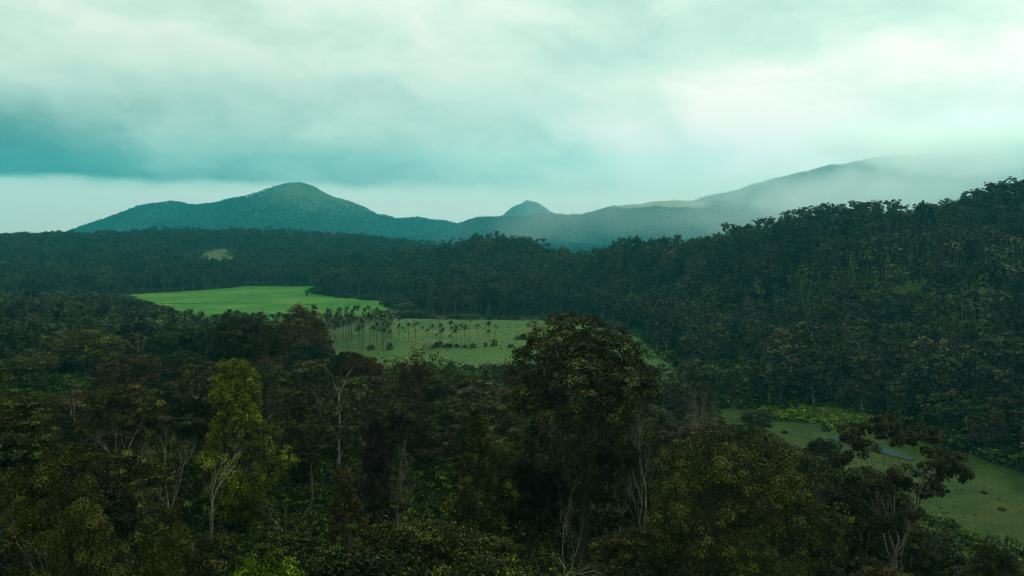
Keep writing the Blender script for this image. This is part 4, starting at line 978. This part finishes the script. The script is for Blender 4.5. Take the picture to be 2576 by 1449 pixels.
for i in range(60):                                                  # skirt of low bushes where the hills meet the fields
    Q = [(-60, 527), (-30, 520), (0, 516), (28, 511), (52, 478), (67, 440), (71, 400), (71, 340), (70, 300), (71, 262), (86, 248), (107, 239), (112, 214), (116, 200), (121, 182)]
    j = r2.integers(len(Q) - 1); t = r2.random(); x = Q[j][0] * (1 - t) + Q[j + 1][0] * t + r2.uniform(-0.5, 3); y = Q[j][1] * (1 - t) + Q[j + 1][1] * t + r2.uniform(-0.5, 3)
    BUSH[r2.integers(3)].place('shrub', x, y, r2.uniform(2.2, 4.6), r2.uniform(0, 6.28), M[['mid', 'mid', 'shrub', 'olive'][r2.integers(4)]], M['bark_grey'], 'low bush where the hill forest meets the fields', 'shrub', 'bushes along the foot of the hills', wide=1.4)
for px, py, H, lf, lab in ((2090, 1092, 1.3, 'shrub', 'low green bush in the meadow right of the dark wooden pole'), (1985, 1098, 1.1, 'olive', 'low olive bush in the meadow left of the dark wooden pole'), (2440, 1190, 1.0, 'olive', 'small olive bush at the top of the lower meadow'), (2500, 1255, 0.8, 'shrub', 'small green bush in the middle of the lower meadow'),
                           (2290, 1075, 2.4, 'lush', 'bright bush at the right end of the lush bank'), (2405, 1150, 1.6, 'mid', 'dark bush by the reddish earth patch'), (2545, 1300, 0.9, 'olive', 'small olive bush low on the right meadow'), (2330, 1105, 1.8, 'shrub', 'green bush behind the dark clumped tree')):
    bush(BUSH[r2.integers(2)], px, py, H, lf, lab, wide=1.2)
for i, (px, Y, H, lf, lab) in enumerate(((1015, 62, 5.5, 'lush', 'bright shrub with long drooping leaves at the bottom edge'), (1105, 64, 5.8, 'lush', 'second long-leaved bright shrub at the bottom edge, right of the first'), (960, 66, 5.0, 'shrub', 'green long-leaved shrub at the bottom edge beside the brown narrow tree'), (1190, 75, 4.0, 'shrub', 'long-leaved shrub below the vine-clad columnar tree'))):
    LONG.place('shrub', xat(px, Y), Y, H, i * 1.3, M[lf], M['bark_grey'], lab, 'shrub', wide=0.9)

# ------------------------------------------------------------------ pond, bare earth, paddy bunds
def flat_poly(name, pts_, z, mat, kind='structure', parent=None):
    g = Geo(); n = len(pts_); c = np.mean(pts_, 0)
    V = np.array([(x, y, z) for x, y in pts_] + [(c[0], c[1], z)]); F = np.array([[i, (i + 1) % n, n] for i in range(n)]); g.add(V, F)
    o = link(name, g.mesh(name, [mat]), parent); return tag(o, kind=kind)
m, nt_, p = new_mat('pond_water'); p.inputs['Base Color'].default_value = (0.03, 0.075, 0.075, 1); p.inputs['Roughness'].default_value = 0.08; p.inputs['IOR'].default_value = 1.33
bp = nt_.nodes.new('ShaderNodeBump'); bp.inputs['Strength'].default_value = 0.06; tcn = nt_.nodes.new('ShaderNodeTexCoord')
nt_.links.new(noise(nt_, tcn.outputs['Object'], 1.5, 3).s, bp.inputs['Height']); nt_.links.new(bp.outputs[0], p.inputs['Normal']); M['water'] = m
def band(c, hw, seed):
    c = np.array(c, float); t = unit(np.gradient(c, axis=0)); nrm = np.stack([-t[:, 1], t[:, 0]], 1); r_ = np.random.default_rng(seed); hw = np.asarray(hw)[:, None]
    return np.concatenate([c + nrm * hw * r_.uniform(0.85, 1.15, hw.shape), (c - nrm * hw * r_.uniform(0.85, 1.15, hw.shape))[::-1]])
def strip(name, c, hw, z, mat, seed, kind='structure', parent=None):
    q = band(c, hw, seed); n = len(c); V = np.array([(x, y, z) for x, y in q]); F = np.array([[i, i + 1, 2 * n - 2 - i, 2 * n - 1 - i] for i in range(n - 1)])
    g = Geo(); g.add(V, F); o = link(name, g.mesh(name, [mat]), parent); return tag(o, kind=kind)
def smoothline(P_, n):
    P_ = np.array(P_, float); t = np.linspace(0, len(P_) - 1, n); i = np.clip(t.astype(int), 0, len(P_) - 2); f = (t - i)[:, None]; f = f * f * (3 - 2 * f) * 0.4 + f * 0.6
    return P_[i] * (1 - f) + P_[i + 1] * f
pc = smoothline([(86, 214), (89, 210), (92, 205), (95, 199), (97.5, 192)], 22); ph = 2.5 * np.sin(np.linspace(0.25, np.pi - 0.1, 22)) ** 0.6
strip('pond', pc, ph, 0.50, M['water'], 1)
strip('pond_bank', pc, ph + 0.5, 0.46, M['earth'], 2)
strip('path', smoothline([(104, 197), (108, 195), (111, 194.5)], 20), np.full(20, 0.5), 0.58, M['earth'], 3)
strip('path', smoothline([(107, 199), (109, 196.5), (112, 197)], 14), np.full(14, 0.9), 0.54, M['earth'], 4)
M['bund'] = ground_mat('bund_grass', [(0, (0.016, 0.055, 0.008)), (0.5, (0.030, 0.085, 0.010)), (1, (0.07, 0.08, 0.025))], 0.08, 0.5)
def bund(c, w_, h, n=30):
    c = smoothline(c, n); t = unit(np.gradient(c, axis=0)); nrm = np.stack([-t[:, 1], t[:, 0]], 1); r_ = np.random.default_rng(int(abs(c[0, 0]))); hh = 0.6 * h * r_.uniform(0.1, 1.2, n)
    V = np.stack([np.c_[c - nrm * w_, np.full(n, 0.05)], np.c_[c - nrm * w_ * 0.3, 0.15 + hh], np.c_[c + nrm * w_ * 0.3, 0.15 + hh], np.c_[c + nrm * w_, np.full(n, 0.05)]], 1).reshape(-1, 3)
    i = np.arange(n - 1)[:, None] * 4; j = np.arange(3)[None]; F = np.stack([i + j, i + j + 1, i + 5 + j, i + 4 + j], -1).reshape(-1, 4)
    g = Geo(); g.add(V, F); tag(link('field_bund', g.mesh('field_bund', [M['bund']])), kind='structure')
def gp(px, py): Y = CAMZ / ((py - HORIZ) / FPX); return (xat(px, Y), Y)
for c, w_, h in (([gp(325,757), gp(420,764), gp(480,765), gp(560,763), gp(700,766), gp(800,768)], 1.1, 0.8), ([gp(400,765), gp(470,766), gp(520,763)], 1.6, 1.2), ([gp(560,764), gp(600,755), gp(640,748), gp(660,735), gp(680,728)], 0.8, 0.5),
                 ([gp(340,749), gp(520,750), gp(640,749), gp(760,752), gp(840,757)], 0.6, 0.3), ([gp(520,741), gp(640,738), gp(740,739), gp(790,741)], 0.6, 0.3), ([gp(600,730), gp(700,729), gp(780,731)], 0.6, 0.3),
                 ([gp(620,722), gp(700,721), gp(780,724)], 1.0, 0.5), ([gp(480,777), gp(600,780), gp(720,778), gp(860,777)], 0.6, 0.3), ([gp(640,768), gp(660,778), gp(650,792)], 0.5, 0.25), ([gp(760,752), gp(745,766), gp(760,780)], 0.5, 0.25)):
    bund(c, w_, h)

# ------------------------------------------------------------------ poles and wires
def utility_pole(px, top, base, label, arm=True):
    Y = CAMZ / ((base - HORIZ) / FPX); x = xat(px, Y); H = (base - top) / FPX * Y
    root = empty('utility_pole', (x, Y, ground_z(x, Y))); tag(root, label, 'pole')
    g = Geo(); tube(g, [(0, 0, -0.3), (0, 0, H * 0.5), (0.03, 0, H)], [0.15, 0.13, 0.10], 8); link('post', g.mesh('post', [M['bark_grey']], True), root)
    if arm:
        g = Geo(); tube(g, [(-0.9, 0, H - 0.5), (0.9, 0, H - 0.5)], [0.06, 0.06], 6); link('crossarm', g.mesh('crossarm', [M['bark_grey']], True), root)
        for q in (-0.8, 0.8):
            g = Geo(); tube(g, [(q, 0, H - 0.5), (q, 0, H - 0.36), (q, 0, H - 0.25)], [0.03, 0.06, 0.03], 6); link('insulator', g.mesh('insulator', [M['bark_pale']], True), root)
    return x, Y, H
utility_pole(2047, 1058, 1105, 'dark wooden pole standing in the right meadow')
utility_pole(2178, 1010, 1060, 'slender grey pole beside the lush bright shrubs', arm=False)
m, _, p = new_mat('wire'); p.inputs['Base Color'].default_value = (0.16, 0.16, 0.15, 1); p.inputs['Roughness'].default_value = 0.4; M['wire'] = m
for a, b, lab in (((340, 1048, 96), (500, 1056, 92), 'thin power line crossing the near forest left of the bright tree'), ((690, 1064, 94), (905, 1078, 92), 'thin power line crossing behind the pale hooked stem')):
    A = np.array([xat(a[0], a[2]), a[2], zat(a[1], a[2])]); B_ = np.array([xat(b[0], b[2]), b[2], zat(b[1], b[2])]); g = Geo()
    tube(g, curve(A, B_, -0.5, 14, rng), np.full(14, 0.006), 4); tag(link('power_line', g.mesh('power_line', [M['wire']], True)), lab, 'wire')

# ------------------------------------------------------------------ animals on the paddy field
def skin_animal(name, J, edges, rad, mat, label, cat, loc, rz):
    me = bpy.data.meshes.new('body'); me.from_pydata(J, edges, []); o = bpy.data.objects.new(name, me); col.objects.link(o); me.materials.append(mat)
    md = o.modifiers.new('skin', 'SKIN'); md.use_smooth_shade = True
    for i, r_ in enumerate(rad): me.skin_vertices[0].data[i].radius = (r_, r_)
    me.skin_vertices[0].data[0].use_root = True
    o.modifiers.new('sub', 'SUBSURF').render_levels = 1
    o.location = loc; o.rotation_euler = (0, 0, rz); tag(o, label, cat); return o
m, _, p = new_mat('cow_hide'); p.inputs['Base Color'].default_value = (0.02, 0.015, 0.012, 1); M['cow'] = m
m, _, p = new_mat('egret_white'); p.inputs['Base Color'].default_value = (0.8, 0.8, 0.76, 1); M['egret'] = m
CJ = [(-0.6,0,1.05),(0,0,1.0),(0.6,0,1.05),(0.95,0,1.2),(1.25,0,1.15),(1.5,0,0.95),(-0.6,.2,.6),(-.66,.2,.3),(-.6,.2,.02),(-0.6,-.2,.6),(-.7,-.2,.3),(-.66,-.2,.02),(.6,.2,.6),(.6,.2,.3),(.6,.2,.02),(.6,-.2,.6),(.68,-.2,.3),(.7,-.2,.02),(-.85,0,.95),(-.95,0,.5)]
CE = [(0,1),(1,2),(2,3),(3,4),(4,5),(0,6),(6,7),(7,8),(0,9),(9,10),(10,11),(2,12),(12,13),(13,14),(2,15),(15,16),(16,17),(0,18),(18,19)]
CR = [.33,.37,.34,.2,.17,.1,.13,.08,.07,.13,.08,.07,.12,.08,.07,.12,.08,.07,.06,.03]
for px, py, rz, lab in ((829, 771, 0.2, 'dark cow grazing at the right end of the bright paddy field'), (633, 728, 2.6, 'dark cow near the far edge of the bright paddy field')):
    x, Y = gp(px, py); skin_animal('cow', CJ, CE, CR, M['cow'], lab, 'cow', (x, Y, 0.25), rz)
EJ = [(0,0,.42),(.12,0,.5),(.2,0,.62),(.16,0,.75),(.26,0,.84),(.4,0,.83),(-.25,0,.36),(.02,.05,.2),(.02,.05,0),(.02,-.05,.2),(.02,-.05,0)]
EE = [(0,1),(1,2),(2,3),(3,4),(4,5),(0,6),(0,7),(7,8),(0,9),(9,10)]; ER = [.14,.09,.04,.035,.05,.012,.03,.02,.015,.02,.015]
for px, py, lab in ((858, 768, 'white egret beside the dark cow on the paddy field'), (534, 747, 'white egret near the middle of the paddy field'), (615, 743, 'white egret by the slanting bund of the paddy field'), (369, 742, 'white egret at the far left end of the paddy field')):
    x, Y = gp(px, py); o = skin_animal('egret', EJ, EE, ER, M['egret'], lab, 'bird', (x, Y, 0.25), 1.0); o.scale = (1.3, 1.3, 1.3)

# ------------------------------------------------------------------ the air: even haze round the whole scene
def box_mesh(name, lo, hi, mat):
    x0, y0, z0 = lo; x1, y1, z1 = hi; g = Geo()
    g.add([(x0,y0,z0),(x1,y0,z0),(x1,y1,z0),(x0,y1,z0),(x0,y0,z1),(x1,y0,z1),(x1,y1,z1),(x0,y1,z1)], [[0,3,2,1],[4,5,6,7],[0,1,5,4],[1,2,6,5],[2,3,7,6],[3,0,4,7]]); return g.mesh(name, [mat])
hm = bpy.data.materials.new('haze'); hm.use_nodes = True; t_ = hm.node_tree; t_.nodes.clear()
o_ = t_.nodes.new('ShaderNodeOutputMaterial'); pv = t_.nodes.new('ShaderNodeVolumePrincipled'); t_.links.new(pv.outputs[0], o_.inputs['Volume'])
pv.inputs['Color'].default_value = (0.06, 0.82, 0.98, 1); pv.inputs['Density'].default_value = 0.92e-4; pv.inputs['Anisotropy'].default_value = 0.5
MISTS = [((2350, 4080, 520), (1000, 480, 200), 0.0055), ((2780, 4000, 390), (460, 420, 280), 0.0060), ((2100, 3600, 270), (1600, 420, 330), 0.0022), ((1000, 3150, 110), (1500, 350, 230), 0.0009)]
HAZE_TOP = float(max([GZ.max() + 30] + [c[2] + r[2] + 5 for c, r, d_ in MISTS]))
haze = link('haze', box_mesh('haze', (-7150, -300, float(GZ.min()) - 1.5), (7150, 7150, HAZE_TOP), hm)); tag(haze, 'thin teal haze filling the air of the whole valley', 'haze', kind='stuff')
# ------------------------------------------------------------------ mist wrapped round the mountain on the right
def mist(c, r, dens, label, seed):
    m = bpy.data.materials.new('mist'); m.use_nodes = True; t = m.node_tree; t.nodes.clear()
    o = t.nodes.new('ShaderNodeOutputMaterial'); p = t.nodes.new('ShaderNodeVolumePrincipled'); t.links.new(p.outputs[0], o.inputs['Volume'])
    p.inputs['Color'].default_value = (0.97, 1.0, 0.985, 1); p.inputs['Anisotropy'].default_value = 0.62
    tcn = t.nodes.new('ShaderNodeTexCoord'); ln = t.nodes.new('ShaderNodeVectorMath'); ln.operation = 'LENGTH'; t.links.new(tcn.outputs['Object'], ln.inputs[0])
    rad = E(t, ln.outputs['Value'])
    mp = t.nodes.new('ShaderNodeMapping'); mp.inputs['Scale'].default_value = (r[0] / 330, r[1] / 330, r[2] / 210); mp.inputs['Location'].default_value = (seed, 0, 0); t.links.new(tcn.outputs['Object'], mp.inputs[0])
    n = noise(t, mp.outputs[0], 1.0, 4, 0.55)
    d_ = ((n - 0.5) * 2.2 + (1.0 - rad) * 1.05).smooth(0.0, 0.75) * (1.0 - rad.smooth(0.75, 1.0)) * dens
    t.links.new(d_.s, p.inputs['Density'])
    g = Geo(); nu, nv = 24, 12; a = np.linspace(0, 2 * np.pi, nu, endpoint=False); b = np.linspace(0.02, np.pi - 0.02, nv)
    V = np.stack([np.outer(np.sin(b), np.cos(a)), np.outer(np.sin(b), np.sin(a)), np.repeat(np.cos(b)[:, None], nu, 1)], -1).reshape(-1, 3)
    i = np.arange(nv - 1)[:, None] * nu; j = np.arange(nu)[None]; k = (j + 1) % nu
    g.add(V, np.stack([i + j, i + nu + j, i + nu + k, i + k], -1).reshape(-1, 4))
    g.f.append(np.arange(nu)[None]); g.t.append(np.zeros(1)); g.m.append(np.zeros(1)); g.f.append((np.arange(nu)[::-1] + (nv - 1) * nu)[None]); g.t.append(np.zeros(1)); g.m.append(np.zeros(1))
    ob = link('mist', g.mesh('mist', [m])); ob.location = c; ob.scale = r; tag(ob, label, 'mist', kind='stuff')
for q, (c, r, d_) in enumerate(MISTS): mist(c, r, d_, ('mist lying along the crest of the mountain on the right', 'thick mist hiding the right end of the mountain', 'thin mist before the slope of the misty mountain', 'faint mist over the wooded middle ridge')[q], q * 3.7)
print('HAZE', GZ.min(), HAZE_TOP)
